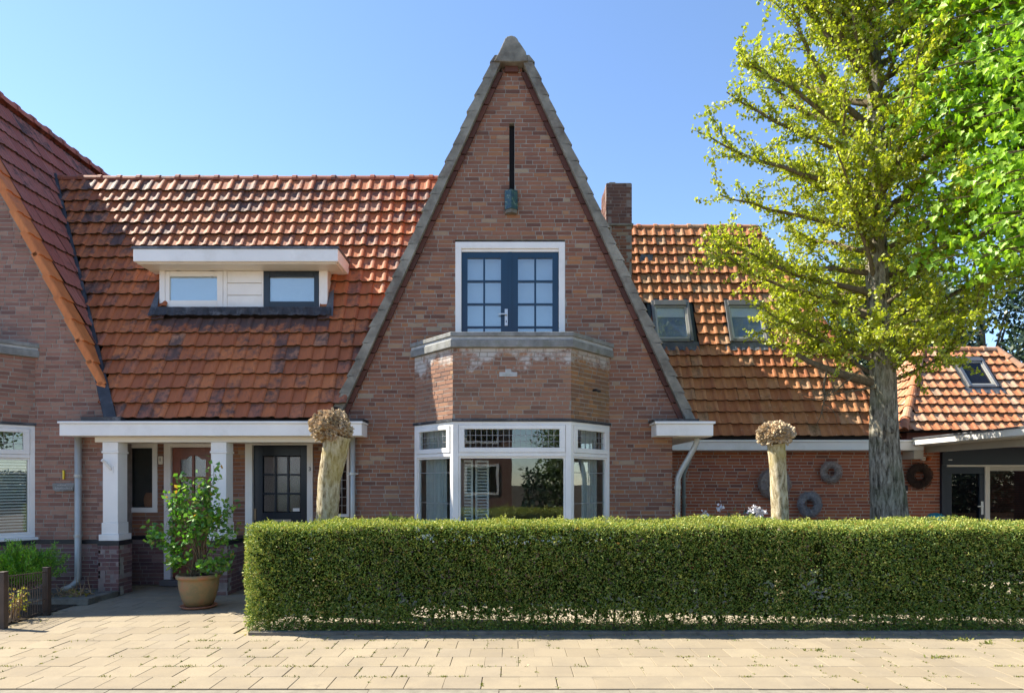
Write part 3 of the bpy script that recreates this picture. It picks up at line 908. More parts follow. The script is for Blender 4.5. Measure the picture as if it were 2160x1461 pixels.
# ---- balcony doors
fr = Frame((-.82, 0.045), (.765, 0.045)); W = fr.L
w = MB(); bars(w, fr, 0, W, 3.42, 5.06, .088, -.10, .045, wt=.095, wb=.03)
df = w.build('door_frame', M['white'], house, bevel=.004)
MB().fbox(fr, .088, W - .088, -.05, .02, 4.925, 4.963).build('head_fillet', M['white'], df)
for k in range(2):
    a = .090 + k * (W - .18) / 2; b = a + (W - .18) / 2 - .004
    lf = MB(); zb, zt = 3.45, 4.922
    gl0, gl1 = (a + .083, b - .13) if k == 0 else (a + .115, b - .083)
    lf.fbox(fr, a, gl0, -.045, .005, zb, zt).fbox(fr, gl1, b, -.045, .005, zb, zt)
    lf.fbox(fr, gl0, gl1, -.045, .005, zt - .085, zt).fbox(fr, gl0, gl1, -.045, .005, zb, zb + .06)
    lo = lf.build('door_leaf', M['blue'], house, bevel=.004)
    m = MB(); gz0, gz1 = zb + .06, zt - .085; um = (gl0 + gl1) / 2
    m.fbox(fr, um - .014, um + .014, -.035, .001, gz0, gz1)
    rows = [gz0] + [gz1 - .333 * j for j in (3, 2, 1)] + [gz1]
    for j in (1, 2, 3): m.fbox(fr, gl0, gl1, -.034, .002, rows[j] - .014, rows[j] + .014)
    m.build('glazing_bar', M['blue'], lo)
    for j in range(4):
        for q in range(2):
            u0, u1 = (gl0, um - .014) if q == 0 else (um + .014, gl1)
            pane(lo, fr, u0, u1, -.018, rows[j] + (.014 if j else 0), rows[j + 1] - (.014 if j < 3 else 0), 'glass_sky')
    if k == 0:
        u = b - .052
        hd = MB().fbox(fr, u - .022, u + .022, .005, .014, 3.855, 4.10)
        hd.fbox(fr, u - .014, u + .014, .014, .05, 4.005, 4.03).fbox(fr, u - .115, u + .008, .042, .056, 4.008, 4.027)
        hd.build('door_handle', M['steel'], lo, bevel=.003)
        MB().fbox(fr, u - .006, u + .006, .0145, .016, 3.90, 3.935).build('keyhole', M['black'], lo)
MB().fbox(fr, W / 2 - .022, W / 2 + .022, .005, .018, 3.45, 4.92).build('cover_strip', M['blue'], house)
MB().box(-.75, .70, .17, .18, 3.40, 4.95).build('curtain', M['curtain'], house)

# ================================================================== middle roof, dormer, porch
RV = Vector((0, 1.905, 4.33)).normalized()      # upslope of the street side roof
RO = Vector((-8.2, -0.215, 2.47))
rp = lambda x, z: RO.y + (z - RO.z) / RV.z * RV.y      # y on the roof plane at height z
NX = -8.28
def hwn(z): return 2.56 + (2.68 - z) / 1.98             # neighbour's slope
zr = 6.745
P = [(-2.55, 2.45), (-0.75, zr), (NX + hwn(zr) - .15, zr), (NX + hwn(2.45) - .15, 2.45)]
RN = Vector((0, -RV.z, RV.y))
rm = MB()
rm.add([(x, rp(x, z) + .012, z - .008) for x, z in P] + [(x, rp(x, z) + .14, z - .06) for x, z in P],
       [(3, 2, 1, 0), (4, 5, 6, 7), (0, 1, 5, 4), (1, 2, 6, 5), (2, 3, 7, 6), (3, 0, 4, 7)])
mroof = rm.build('street_roof', M['underlay'], house)
MB().add([(-7.6, 1.75, 6.78), (-.7, 1.75, 6.78), (-.7, 4.0, 2.6), (-7.6, 4.0, 2.6)], [(0, 1, 2, 3)]).build('rear_roof', M['underlay'], house)
DX0, DX1 = -5.39, -2.82
def in_mid(P):
    if P.z > zr - .05: return False
    if P.x < NX + hwn(P.z) - .03: return False
    if P.x > -(hw(P.z) - .10): return False
    if DX0 + .05 < P.x < DX1 - .05 and 4.11 < P.z < 4.98: return False
    return True
tile_roof(mroof, RO, (1, 0, 0), RV, 20, 40, in_mid, 'tile', 300, PT, visible=lambda P: P.x < -.8)
ridge_caps(mroof, (-7.70, rp(0, zr) + .02, zr - .015), (-.75, rp(0, zr) + .02, zr - .015), step=.336, r=.078)
# valley gutter of black lead against the neighbour's slope
vb = []
for z in (2.45, 3.5, 4.6, 5.7, 6.8):
    x = NX + hwn(z); y = rp(x, z)
    vb += [(x - .10, y - .085, z + .05), (x + .075, y - .075, z + .02)]
vm = MB(); vm.add(vb, [(2 * i, 2 * i + 1, 2 * i + 3, 2 * i + 2) for i in range(4)])
vo = vm.build('valley_lead', M['lead_black'], house)
so = vo.modifiers.new('solid', 'SOLIDIFY'); so.thickness = .03

# dormer
dorm = MB()
dorm.box(DX0, DX1, .57, 1.25, 4.22, 4.83).build('dormer_body', M['cream'], house)
MB().box(-5.575, -2.56, .17, 1.12, 4.835, 5.02).build('dormer_roof', M['white'], house, bevel=.008)
MB().box(-5.59, -2.545, .155, 1.14, 5.021, 5.052).build('dormer_roof_trim', M['lead'], house)
MB().box(-5.54, -2.60, .22, .60, 4.815, 4.834).build('dormer_soffit', M['cream'], house)
fd = Frame((DX0, .55), (DX1, .55))
d0 = lambda x: x - DX0
w = MB(); w.fbox(fd, 0, fd.L, -.03, .012, 4.845 - .03, 4.90); w.fbox(fd, 0, fd.L, -.03, .022, 4.225, 4.258)
for a, b in ((-5.39, -5.305), (-4.415, -4.355), (-3.825, -3.80), (-2.95, -2.82)): w.fbox(fd, d0(a), d0(b), -.03, .012, 4.258, 4.815)
w.build('dormer_frame', M['white'], house, bevel=.004)
for k in range(3):
    z = 4.258 + k * .187
    MB().fbox(fd, d0(-4.354), d0(-3.826), -.02, .006, z + .004, z + .183).build('dormer_board', M['white'], house, bevel=.006)
def dwin(x0, x1, z0, z1, gx0, gx1, gz0, gz1, mat, nm):
    s = MB()
    s.fbox(fd, d0(x0), d0(gx0), -.02, .012, z0, z1).fbox(fd, d0(gx1), d0(x1), -.02, .012, z0, z1)
    s.fbox(fd, d0(gx0), d0(gx1), -.02, .012, gz1, z1).fbox(fd, d0(gx0), d0(gx1), -.02, .012, z0, gz0)
    o = s.build(nm, M[mat], house, bevel=.005)
    pane(o, fd, d0(gx0) - .005, d0(gx1) + .005, -.008, gz0 - .005, gz1 + .005, 'glass_sky')
    return o
dl = dwin(-5.30, -4.42, 4.265, 4.812, -5.235, -4.51, 4.366, 4.735, 'white', 'dormer_window')
dr = dwin(-3.796, -2.954, 4.262, 4.812, -3.707, -3.027, 4.35, 4.725, 'slate', 'dormer_window')
dr['label'] = 'dark slate framed dormer window'
MB().fbox(fd, d0(-5.25), d0(-4.50), -.019, -.016, 4.35, 4.75).fbox(fd, d0(-3.72), d0(-3.01), -.019, -.016, 4.33, 4.74).build('blind', M['curtain'], house)
for x in (-5.13, -4.62): MB().fbox(fd, d0(x), d0(x + .08), .012, .03, 4.815, 4.828).build('hinge', M['steel'], dl)
# lead apron dressed over the tiles under the dormer
ap = []
nseg = 60
for j, (s, dn) in enumerate(((.30, .112), (.16, .116), (.0, .120))):
    for i in range(nseg + 1):
        x = DX0 - .08 + (DX1 - DX0 + .16) * i / nseg
        z = 4.24 - (.30 - s) * .46
        wave = .014 * math.sin((x - RO.x) / TW * 2 * math.pi) * (1 if j else 0)
        y = rp(x, z) - (dn + wave + rng.uniform(-.004, .004))
        ap.append((x, y, z + rng.uniform(-.008, .008) * (j == 2)))
am = MB(); am.add(ap, [(j * (nseg + 1) + i, j * (nseg + 1) + i + 1, (j + 1) * (nseg + 1) + i + 1, (j + 1) * (nseg + 1) + i) for j in range(2) for i in range(nseg)])
ao = am.build('lead_apron', M['lead_black'], house)
m_ = ao.modifiers.new('s', 'SOLIDIFY'); m_.thickness = .006
for x, s in ((DX0 - .05, -1), (DX1 + .05, 1)):
    MB().add([(x - .06, rp(0, 4.12) - .10, 4.10), (x + .07, rp(0, 4.12) - .105, 4.09), (x + .035, rp(0, 4.5) - .085, 4.55), (x - .035, rp(0, 4.5) - .085, 4.50)], [(0, 1, 2, 3)]).build('lead_soaker', M['lead'], house)

# porch eaves: fascia box, gutter lip, beam
fa = MB().box(-6.295, -2.09, -.35, 0.0, 2.235, 2.405)
fo = fa.build('eaves_fascia', M['white'], house, bevel=.006)
MB().box(-6.31, -2.075, -.372, -.003, 2.406, 2.436).build('gutter_lip', M['white'], house, bevel=.005)
MB().box(-6.30, -2.085, -.36, -.02, 2.4365, 2.447).build('gutter_lead', M['lead'], house)
MB().box(-2.42, -2.07, -.375, -.003, 2.448, 2.475).build('gutter_end_lead', M['lead_black'], house)
MB().box(-6.0, -5.45, -.34, -.003, 2.448, 2.50).build('gutter_end_lead', M['lead_black'], house)
MB().box(-5.90, -2.33, -.20, .20, 2.155, 2.233).build('porch_beam', M['cream'], house, bevel=.005)
MB().box(-6.15, -2.32, .20, .70, 2.20, 2.25).build('porch_ceiling', M['cream'], house)
# porch back wall
PB = Frame((-6.15, .70), (-2.315, .70)); px_ = lambda x: x + 6.15
cuts = [(px_(-6.02), px_(-5.505), 1.12, 2.20), (px_(-5.40), px_(-4.62), 0, 2.20), (px_(-4.14), px_(-3.09), 0, 2.20), (px_(-2.86), px_(-2.52), 1.05, 2.20)]
brick_wall(house, 'porch_wall', PB, .76, 2.20, M['brick'], cuts=cuts, depth=.12, mortar='mortar_dark')
for a, b in ((-6.15, -5.40), (-4.62, -4.14), (-3.09, -2.315)): brick_wall(house, 'porch_plinth', Frame((a, .70), (b, .70)), 0.0, .70, M['brick_plinth'], depth=.12, mortar='mortar_dark')
for a, b in ((-6.15, -5.40), (-4.62, -4.14), (-3.09, -2.315)): MB().box(a, b, .688, .80, .703, .757).build('plinth_band', M['black'], house)
brick_wall(house, 'porch_side_wall', Frame((-2.315, .69), (-2.315, 0.03)), 0.0, 2.2, M['brick'], depth=.1, mortar='mortar_dark')
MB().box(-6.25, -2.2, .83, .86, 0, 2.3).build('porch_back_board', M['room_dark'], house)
# narrow side light of number 1
def casement(x0, x1, z0, z1, wd, nm, glass, leaded=None):
    w = MB(); bars(w, PB, px_(x0), px_(x1), z0, z1, wd, -.06, .02)
    o = w.build(nm, M['white'], house, bevel=.004)
    pane(o, PB, px_(x0 + wd) - .004, px_(x1 - wd) + .004, -.03, z0 + wd - .004, z1 - wd + .004, glass)
    if leaded: came_grid(o, PB, px_(x0 + wd), px_(x1 - wd), -.028, z0 + wd, z1 - wd, *leaded)
    return o
casement(-6.02, -5.505, 1.12, 2.195, .075, 'side_window', 'glass')
casement(-2.86, -2.52, 1.05, 2.195, .045, 'side_window', 'glass_dark', (3, 8))
MB().box(-6.0, -5.52, .765, .829, 1.16, 1.195).build('inner_sill', M['white'], house)
vs = thing('window_vase', 'rounded terracotta vase behind the narrow porch window of number 1', 'vase', (-5.68, .797, 1.195))
MB().lathe([(.0, 1.195), (.022, 1.196), (.029, 1.25), (.03, 1.33), (.024, 1.40), (.018, 1.41), (.02, 1.425)], 0, 0, 20).build('body', M['terracotta'], vs, smooth=True).matrix_basis = Matrix.Translation((-5.68, .797, 0)) @ Matrix.Diagonal((3.2, 1, 1, 1))
# red-brown door of number 1
w = MB(); w.fbox(PB, px_(-5.40), px_(-5.295), -.09, .02, .06, 2.195); w.fbox(PB, px_(-4.67), px_(-4.62), -.09, .02, .06, 2.195); w.fbox(PB, px_(-5.295), px_(-4.67), -.09, .02, 2.13, 2.195)
w.build('door_frame', M['white'], house, bevel=.004)
ux = px_
d1 = MB()
d1.fbox(PB, ux(-5.29), ux(-5.17), -.085, -.03, .10, 2.125).fbox(PB, ux(-4.77), ux(-4.675), -.085, -.03, .10, 2.125)
d1.fbox(PB, ux(-5.17), ux(-4.77), -.085, -.03, 2.01, 2.125).fbox(PB, ux(-5.17), ux(-4.77), -.085, -.03, .10, 1.30)
d1.fbox(PB, ux(-4.99), ux(-4.955), -.08, -.032, 1.30, 2.01).fbox(PB, ux(-5.17), ux(-4.77), -.08, -.033, 1.64, 1.675)
dd1 = d1.build('front_door', M['wood_red'], house, bevel=.004)
dd1['label'] = 'red-brown wooden front door with small panes'
arch = [(-5.17, 2.015), (-5.17, 1.94), (-5.09, 1.95), (-5.05, 1.99), (-4.97, 2.01), (-4.89, 1.99), (-4.85, 1.95), (-4.77, 1.94), (-4.77, 2.015)]
MB().prism(arch, .735, .78).build('arched_head', M['wood_red'], dd1)
for (a, b) in ((-5.17, -4.99), (-4.955, -4.77)):
    for (c, d) in ((1.30, 1.64), (1.675, 2.005)): pane(dd1, PB, ux(a), ux(b), -.055, c, d, 'frosted')
for k in range(5):
    MB().fbox(PB, ux(-5.16 + k * .078), ux(-5.16 + k * .078 + .070), -.03, -.022, .25, 1.22).build('door_plank', M['wood_red'], dd1)
MB().fbox(PB, ux(-5.245), ux(-5.22), -.03, .02, 1.02, 1.16).build('door_handle', M['steel'], dd1)
# navy door of number 3
w = MB(); w.fbox(PB, ux(-4.14), ux(-4.03), -.09, .02, .06, 2.195); w.fbox(PB, ux(-3.18), ux(-3.09), -.09, .02, .06, 2.195); w.fbox(PB, ux(-4.03), ux(-3.18), -.09, .02, 2.165, 2.195)
w.build('door_frame', M['white'], house, bevel=.004)
d3 = MB(); gx0, gx1, gz0, gz1 = -3.885, -3.295, 1.115, 2.0
d3.fbox(PB, ux(-4.025), ux(gx0), -.085, -.03, .10, 2.16).fbox(PB, ux(gx1), ux(-3.185), -.085, -.03, .10, 2.16)
d3.fbox(PB, ux(gx0), ux(gx1), -.085, -.03, gz1, 2.16).fbox(PB, ux(gx0), ux(gx1), -.085, -.03, .10, gz0)
gw, gh = (gx1 - gx0) / 3, (gz1 - gz0) / 3
for k in (1, 2):
    d3.fbox(PB, ux(gx0 + gw * k - .016), ux(gx0 + gw * k + .016), -.08, -.031, gz0, gz1)
    d3.fbox(PB, ux(gx0), ux(gx1), -.08, -.032, gz0 + gh * k - .016, gz0 + gh * k + .016)
dd3 = d3.build('front_door', M['navy'], house, bevel=.004)
dd3['label'] = 'navy front door with nine frosted panes'
for i in range(3):
    for j in range(3): pane(dd3, PB, ux(gx0 + gw * i + .016), ux(gx0 + gw * (i + 1) - .016), -.055, gz0 + gh * j + .016, gz0 + gh * (j + 1) - .016, 'frosted')
MB().fbox(PB, ux(-3.42), ux(-3.315), -.049, -.046, 1.135, 1.185).build('paper_sticker', M['white'], dd3)
MB().fbox(PB, ux(-3.74), ux(-3.44), -.03, -.02, .97, 1.01).build('letter_slot', M['steel'], dd3)
MB().fbox(PB, ux(-4.02), ux(-3.985), -.03, -.015, 1.0, 1.18).build('wood_block', M['wood'], dd3)
MB().box(-5.40, -4.62, .55, .70, 0.0, .085).build('door_step', M['door_floor'], house)
MB().box(-4.14, -3.09, .55, .70, 0.0, .085).build('door_step', M['door_floor'], house)
text_mesh('house_number', '3', .085, M['black'], house, (-3.135, .676, 1.79), .004)
MB().box(-5.485, -5.415, .672, .70, 1.865, 1.995).build('number_plate', M['cream'], house, bevel=.01)
text_mesh('house_number', 'I', .075, M['black'], house, (-5.45, .668, 1.935), .003)
# pillars
def pillar(x0, x1, y1):
    fr = Frame((x0, -.25), (x1, -.25))
    brick_wall(house, 'pillar_base', fr, 0.0, .70, M['brick_plinth'], depth=.12, mortar='mortar')
    brick_wall(house, 'pillar_base', Frame((x1, -.25), (x1, y1)), 0.0, .70, M['brick_plinth'], depth=.12, mortar='mortar_dark')
    brick_wall(house, 'pillar_base', Frame((x0, y1), (x0, -.25)), 0.0, .70, M['brick_plinth'], depth=.10, mortar='mortar_dark')
    MB().box(x0 - .006, x1 + .006, -.256, y1, .702, .765).build('pillar_band', M['black'], house)
    xc = (x0 + x1) / 2
    c = MB()
    c.box(xc - .142, xc + .142, -.245, .06, .767, .855)
    c.box(xc - .118, xc + .118, -.218, .03, .855, 1.02)
    c.box(xc - .107, xc + .107, -.207, .02, 1.02, 2.0)
    c.box(xc - .12, xc + .12, -.22, .033, 2.0, 2.03)
    c.box(xc - .11, xc + .11, -.21, .023, 2.03, 2.154)
    return c.build('porch_column', M['white'], house, bevel=.006)
pillar(-5.82, -5.53, .07)
pillar(-4.29, -4.0, .68)
MB().box(-5.69, -5.63, -.215, -.206, 1.72, 1.82).tube([(-5.66, -.21, 1.77), (-5.71, -.28, 1.88), (-5.73, -.31, 1.90)], .022, 8).build('flag_holder', M['white'], house)

# right hand gutter box of the gable and its soffit
MB().zprism([(2.01, -.35), (2.80, -.35), (2.80, 2.15), (2.315, 2.15), (2.315, -.003), (2.01, -.003)], 2.235, 2.40).build('gutter_box', M['white'], house, bevel=.005)
MB().zprism([(1.985, -.375), (2.825, -.375), (2.825, 2.15), (2.315, 2.15), (2.315, -.003), (1.985, -.003)], 2.401, 2.435).build('gutter_lip', M['white'], house, bevel=.005)
MB().box(1.97, 2.60, -.36, -.003, 2.436, 2.47).build('gutter_end_lead', M['lead_black'], house)
MB().box(2.32, 2.79, -.33, 2.14, 2.225, 2.2345).build('gutter_soffit', M['cream'], house)
pipe('downpipe', [(2.63, -.15, 2.24), (2.63, -.14, 2.16), (2.60, -.12, 2.08), (2.42, -.08, 1.75), (2.38, -.07, 1.64), (2.375, -.07, 1.50), (2.375, -.07, .05)], .04, 'zinc', house)
MB().tube([(2.375, -.07, 1.49), (2.375, -.07, 1.54)], .048, 14).build('pipe_clip', M['zinc'], house)
pipe('downpipe', [(-2.285, -.065, 2.24), (-2.285, -.065, .05)], .036, 'zinc', house)
MB().tube([(-2.285, -.065, 1.69), (-2.285, -.065, 1.73)], .046, 14).box(-2.36, -2.21, -.07, -.02, 1.70, 1.72).build('pipe_clip', M['zinc'], house)

# chimney
CH = house
for fr in (Frame((1.74, 2.6), (2.215, 2.6)), Frame((1.74, 3.25), (1.74, 2.6)), Frame((2.215, 2.6), (2.215, 3.25))):
    brick_wall(CH, 'chimney_wall', fr, 4.2, 6.32, M['brick'], depth=.1, n_ind=12 if fr.u.x > .5 else 0)
    brick_wall(CH, 'chimney_wall', fr, 6.36, 7.10, M['brick_chimney'], depth=.1, n_ind=12 if fr.u.x > .5 else 0, mortar='mortar_dark')
MB().box(1.715, 2.24, 2.575, 3.28, 6.322, 6.358).build('chimney_ledge', M['cement'], CH)
MB().box(1.75, 2.205, 2.61, 3.25, 6.9, 7.12).box(1.80, 1.92, 2.64, 3.0, 7.12, 7.15).build('chimney_cap', M['stone'], CH, bevel=.01)

# ================================================================== neighbouring house (number 1)
nb = thing('brick_house', 'mauve brick house with maroon ribbed tile roof, orange verge tiles and number 1', 'house', (NX, 0, 0))
NF = Frame((NX - 2.33, 0), (-5.815, 0)); nx = lambda x: x - (NX - 2.33)
def ngab(z):
    w = hwn(z) - .06
    return (nx(max(NX - 2.33, NX - w)), nx(min(-5.90 if z < 2.24 else -5.80, NX + w)))
ncut = [(nx(NX - 1.36), nx(NX + 1.36), 0, 3.40)]
brick_wall(nb, 'plinth_wall', Frame((NX + 1.36, 0), (-5.815, 0)), 0.0, .70, M['brick_plinth'], n_ind=50, prefer=lambda x, z: -8 if x > -7 else 9)
brick_wall(nb, 'plinth_wall', Frame((NX - 2.33, 0), (NX - 1.36, 0)), 0.0, .70, M['brick_plinth'])
brick_wall(nb, 'gable_wall', NF, .76, 7.5, M['brick_left'], cuts=ncut, zfun=ngab, n_ind=230, prefer=lambda x, z: (-8 if z < 1.25 else 0) if x > -7.0 else 9, header=.35)
MB().box(NX + 1.41, -5.82, -.012, .1, .703, .757).build('plinth_band', M['black'], nb)
bay(nb, NX - .02, 'brick_left', 'brick_left', 'brick_left', (0, 0, 20), True)
MB().box(-6.0, -5.9, 0.002, .7, 0, 2.24).build('party_return', M['mortar_dark'], nb)
# roof slopes
na = math.atan(1.98)
def nz(x): return 2.68 + (2.56 - abs(x - NX)) * 1.98
for sgn in (-1, 1):
    pts = [(2.78, nz(NX + 2.78) - .03), (0.0, nz(NX) - .03), (0.0, nz(NX) - .14), (2.70, nz(NX + 2.78) - .03)]
    pts = [(NX + sgn * x, z) for x, z in pts]
    if sgn < 0: pts = pts[::-1]
    rs = MB().prism(pts[::-1], 0.0, 7.5).build('roof_slope', M['underlay'], nb)
    if sgn > 0:
        RT = ribtile(.25, .345 + .05)
        O = Vector((NX + 2.72, .19, nz(NX + 2.72))); V = Vector((-math.cos(na), 0, math.sin(na)))
        def in_nb(P):
            if P.z > nz(NX) - .05 or P.z < 2.6: return False
            return P.y < 7.4 and not (P.z < 6.7 and P.y > rp(0, P.z) + .35 and P.y < 3.2)
        tile_roof(rs, O, (0, 1, 0), V, 17, 30, in_nb, 'tile_dark', 200, RT, tw=.25, tl=.345)
        # orange verge tiles: broad flat pieces with a turned-down front flange
        n = 17
        L = .345; n3 = Vector((math.sin(na), 0, math.cos(na)))
        vv = []
        for v, up in ((0.0, .028), (L + .05, .004)):
            for y, h in ((-.10, -.075), (-.10, .008), (-.085, .022), (.0, .022), (.03, .006), (.19, .004), (.20, .0)):
                vv.append((y, v, h + up))
        k = 7
        ff = [(i, i + 1, k + i + 1, k + i) for i in range(k - 1)] + [tuple(range(k - 1, -1, -1))]
        vme = mesh_py('verge_tile', vv, ff); vme.materials.append(M['tile_new'])
        B4 = Matrix((Vector((0, 1, 0)), V, n3)).transposed().to_4x4()
        for r in range(n):
            q = O + V * (r * L); q.y = 0.0
            if q.z > nz(NX) - .1 or q.z < 2.5: continue
            o = bpy.data.objects.new('verge_tile', vme); COL.objects.link(o); o.parent = rs
            o.matrix_basis = Matrix.Translation(q + n3 * .012) @ B4
        # grey fillet under the verge tiles
        fl = MB()
        for i in range(14):
            z = 2.45 + i * .38; z2 = z + .375
            fl.prism([(NX + hwn(z) - .10, z), (NX + hwn(z) - .015, z), (NX + hwn(z2) - .015, z2), (NX + hwn(z2) - .10, z2)], -.045, .05)
        fl.build('verge_fillet', M['cement'], nb)
ridge_caps(nb, (NX, -.10, nz(NX) + .01), (NX, 7.5, nz(NX) + .01), step=.36, r=.105, mat='tile_dark')
MB().box(NX - 2.3, NX + 2.3, 7.3, 7.5, 0, 7.0).build('back_wall', M['mortar_dark'], nb)
# downpipe with shoe, number and name plaque
pipe('downpipe', [(-6.22, -.075, 2.24), (-6.22, -.075, .24), (-6.225, -.09, .17), (-6.27, -.16, .10), (-6.33, -.24, .075)], .044, 'zinc', nb)
MB().tube([(-6.22, -.075, 1.66), (-6.22, -.075, 1.70)], .052, 14).tube([(-6.22, -.075, .80), (-6.22, -.075, .84)], .052, 14).build('pipe_clip', M['zinc'], nb)
text_mesh('house_number', '1', .19, M['yellow'], nb, (-6.465, -.018, 1.69), .012)
pl = [(-6.625, 1.575), (-6.615, 1.475), (-6.56, 1.455), (-6.32, 1.465), (-6.305, 1.58)]
MB().prism(pl, -.03, 0).build('name_plaque', M['stone'], nb, bevel=.006)
# illegible worn lettering strokes on the plaque
wl_ = MB(); x = -6.58
while x < -6.335:
    h = rng.uniform(.012, .03); wl_.prism([(x, 1.49), (x + .006, 1.49), (x + .010, 1.49 + h), (x + .004, 1.49 + h)], -.0325, -.029); x += rng.uniform(.010, .017)
x = -6.55
while x < -6.43:
    h = rng.uniform(.010, .02); wl_.prism([(x, 1.54), (x + .005, 1.54), (x + .008, 1.54 + h), (x + .003, 1.54 + h)], -.0325, -.029); x += rng.uniform(.010, .016)
wl_.build('worn_lettering', M['stone_pale'], nb)

# unseen terrace house added beyond the left edge so its ridge shades the entry path
tr = thing('unseen_terrace_house', 'plain brick terrace house, unseen, added beyond number 1 to shade the entry path', 'house', (-17, 0, 0))
MB().box(-23, -11.3, -.05, 6, 0, 6.2).build('wall', M['brick_left'], tr)
MB().add([(-23, -.4, 6.1), (-11.2, -.4, 6.1), (-11.2, 0.45, 8.6), (-23, .45, 8.6), (-23, 6.2, 6.1), (-11.2, 6.2, 6.1)], [(0, 1, 2, 3), (3, 2, 5, 4), (1, 5, 2), (0, 3, 4), (0, 4, 5, 1)]).build('roof', M['tile'], tr)

# ================================================================== wing on the right
wing = thing('house_wing', 'low red brick wing with steep orange tiled roof and two skylights', 'house', (5, 3, 0))
AF = Frame((2.2, 2.485), (7.83, 2.485)); ax = lambda x: x - 2.2
brick_wall(wing, 'wing_wall', AF, 0.0, 2.32, M['brick_annex'], n_ind=300, mortar='mortar_annex', header=.12, course=.0595, blen=.225, joint=.013, prefer=lambda x, z: 0 if x < 7.8 and x > 2.6 else 9)
MB().box(2.81, 7.31, 2.13, 2.49, 2.155, 2.30).build('eaves_fascia', M['white'], wing, bevel=.005)
MB().box(2.81, 7.36, 2.10, 2.49, 2.301, 2.338).build('gutter_lip', M['white'], wing, bevel=.005)
AV = Vector((0, 1.9, 4.48)).normalized(); AO = Vector((1.0, 2.17, 2.385))
ay = lambda z: AO.y + (z - AO.z) / AV.z * AV.y
zw = 6.86; XR = 5.02
ty = ay(zw)
def hipx(z): return XR + (zw - z) * .424
q = [(1.0, 2.36), (hipx(2.36), 2.36), (XR, zw), (1.0, zw)]
ar = MB()
ar.add([(x, ay(z) + .012, z - .01) for x, z in q] + [(x, ay(z) + .12, z - .06) for x, z in q], [(0, 1, 2, 3), (7, 6, 5, 4), (0, 4, 5, 1), (1, 5, 6, 2), (2, 6, 7, 3), (3, 7, 4, 0)])
aroof = ar.build('wing_roof', M['underlay'], wing)
SKY1, SKY2 = (2.70, 3.44), (4.13, 4.88)
def in_wing(P):
    if P.z > zw - .06 or P.x > hipx(P.z) - .02: return False
    for a, b in (SKY1, SKY2):
        if a - .04 < P.x < b + .04 and 4.16 < P.z < 5.16: return False
    return True
tile_roof(aroof, AO, (1, 0, 0), AV, 21, 32, in_wing, 'tile_annex', 300, PT, visible=lambda P: P.x > hw(P.z) * 1.2)
ridge_caps(aroof, (1.2, ty + .02, zw - .01), (XR, ty + .02, zw - .01), step=.34, r=.08, mat='tile_annex')
ridge_caps(aroof, (XR + .02, ty, zw - .02), (hipx(2.5), ay(2.5) - .04, 2.53), step=.34, r=.085, mat='tile_annex', name='hip_tile')
# east hip slope and rear slope
eh = MB().add([(hipx(2.36), ay(2.36), 2.36), (hipx(2.36), 8.0, 2.36), (XR, ty + .4, zw), (XR, ty, zw)], [(0, 1, 2, 3)]).build('hip_slope', M['underlay'], wing)
hs = Vector((-.424, 0, 1)).normalized()
tile_roof(eh, (hipx(2.36), ay(2.36) - .1, 2.36), (0, 1, 0), hs, 20, 22, lambda P: P.y > ay(P.z) + .05 and P.y < 7 - (P.z - 2.36) * .6, 'tile_annex', 0, PT)
MB().add([(1, 8.0, 2.3), (hipx(2.36), 8.0, 2.36), (XR, ty + .4, zw), (1, ty + .1, zw)], [(0, 1, 2, 3)]).build('rear_slope', M['underlay'], wing)
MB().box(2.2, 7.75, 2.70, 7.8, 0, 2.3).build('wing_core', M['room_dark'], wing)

def skylight(parent, P0, U, V, w, h, blind):
    """roof window lying on the roof plane: P0 bottom-left corner"""
    U, V = Vector(U).normalized(), Vector(V).normalized(); n = U.cross(V)
    fr_ = lambda u, v, k: tuple(Vector(P0) + U * u + V * v + n * k)
    def bx(mb, u0, u1, v0, v1, k0, k1):
        mb.add([fr_(u, v, k) for k in (k0, k1) for v in (v0, v1) for u in (u0, u1)], BOXF); return mb
    root = MB()
    bx(root, 0, .06, 0, h, -.05, .095); bx(root, w - .06, w, 0, h, -.05, .095)
    bx(root, .06, w - .06, 0, .07, -.05, .08); bx(root, .06, w - .06, h - .12, h, -.05, .105)
    s = root.build('skylight', M['alu'], parent, bevel=.008)
    g = MB(); bx(g, .06, .10, .07, h - .12, -.02, .07); bx(g, w - .10, w - .06, .07, h - .12, -.02, .07); bx(g, .10, w - .10, .07, .10, -.02, .07); bx(g, .10, w - .10, h - .15, h - .12, -.02, .07)
    g.build('skylight_sash', M['zinc'], s)
    p = MB(); bx(p, .10, w - .10, .10, h - .15, .05, .056); p.build('pane', M['glass_roof' if blind else 'glass_dark'], s)
    b = MB(); bx(b, .08, w - .08, .08, h - .13, .015, .025); b.build('skylight_well', M['well' if blind else 'room_dark'], s)
    if blind:
        c = MB(); bx(c, .10, w - .10, h * .62, h - .15, .028, .036); c.build('roller_blind', M['white'], s)
    a = MB()
    nn = 24
    V3 = []
    for j, (v, k) in enumerate(((.0, .055), (-.10, .052), (-.185, .058))):
        for i in range(nn + 1):
            u = -.10 + (w + .20) * i / nn
            V3.append(fr_(u, v + (rng.uniform(-.012, .012) if j == 2 else 0), k + (.012 * math.sin(i * 1.7) if j == 2 else 0)))
    a.add(V3, [(j * (nn + 1) + i, (j + 1) * (nn + 1) + i, (j + 1) * (nn + 1) + i + 1, j * (nn + 1) + i + 1) for j in range(2) for i in range(nn)])
    a.build('lead_apron', M['lead'], s)
    fl = MB(); bx(fl, -.07, 0, -.02, h + .06, .0, .045); bx(fl, w, w + .07, -.02, h + .06, .0, .045); bx(fl, 0, w, h, h + .07, .0, .05)
    fl.build('flashing', M['slate'], s)
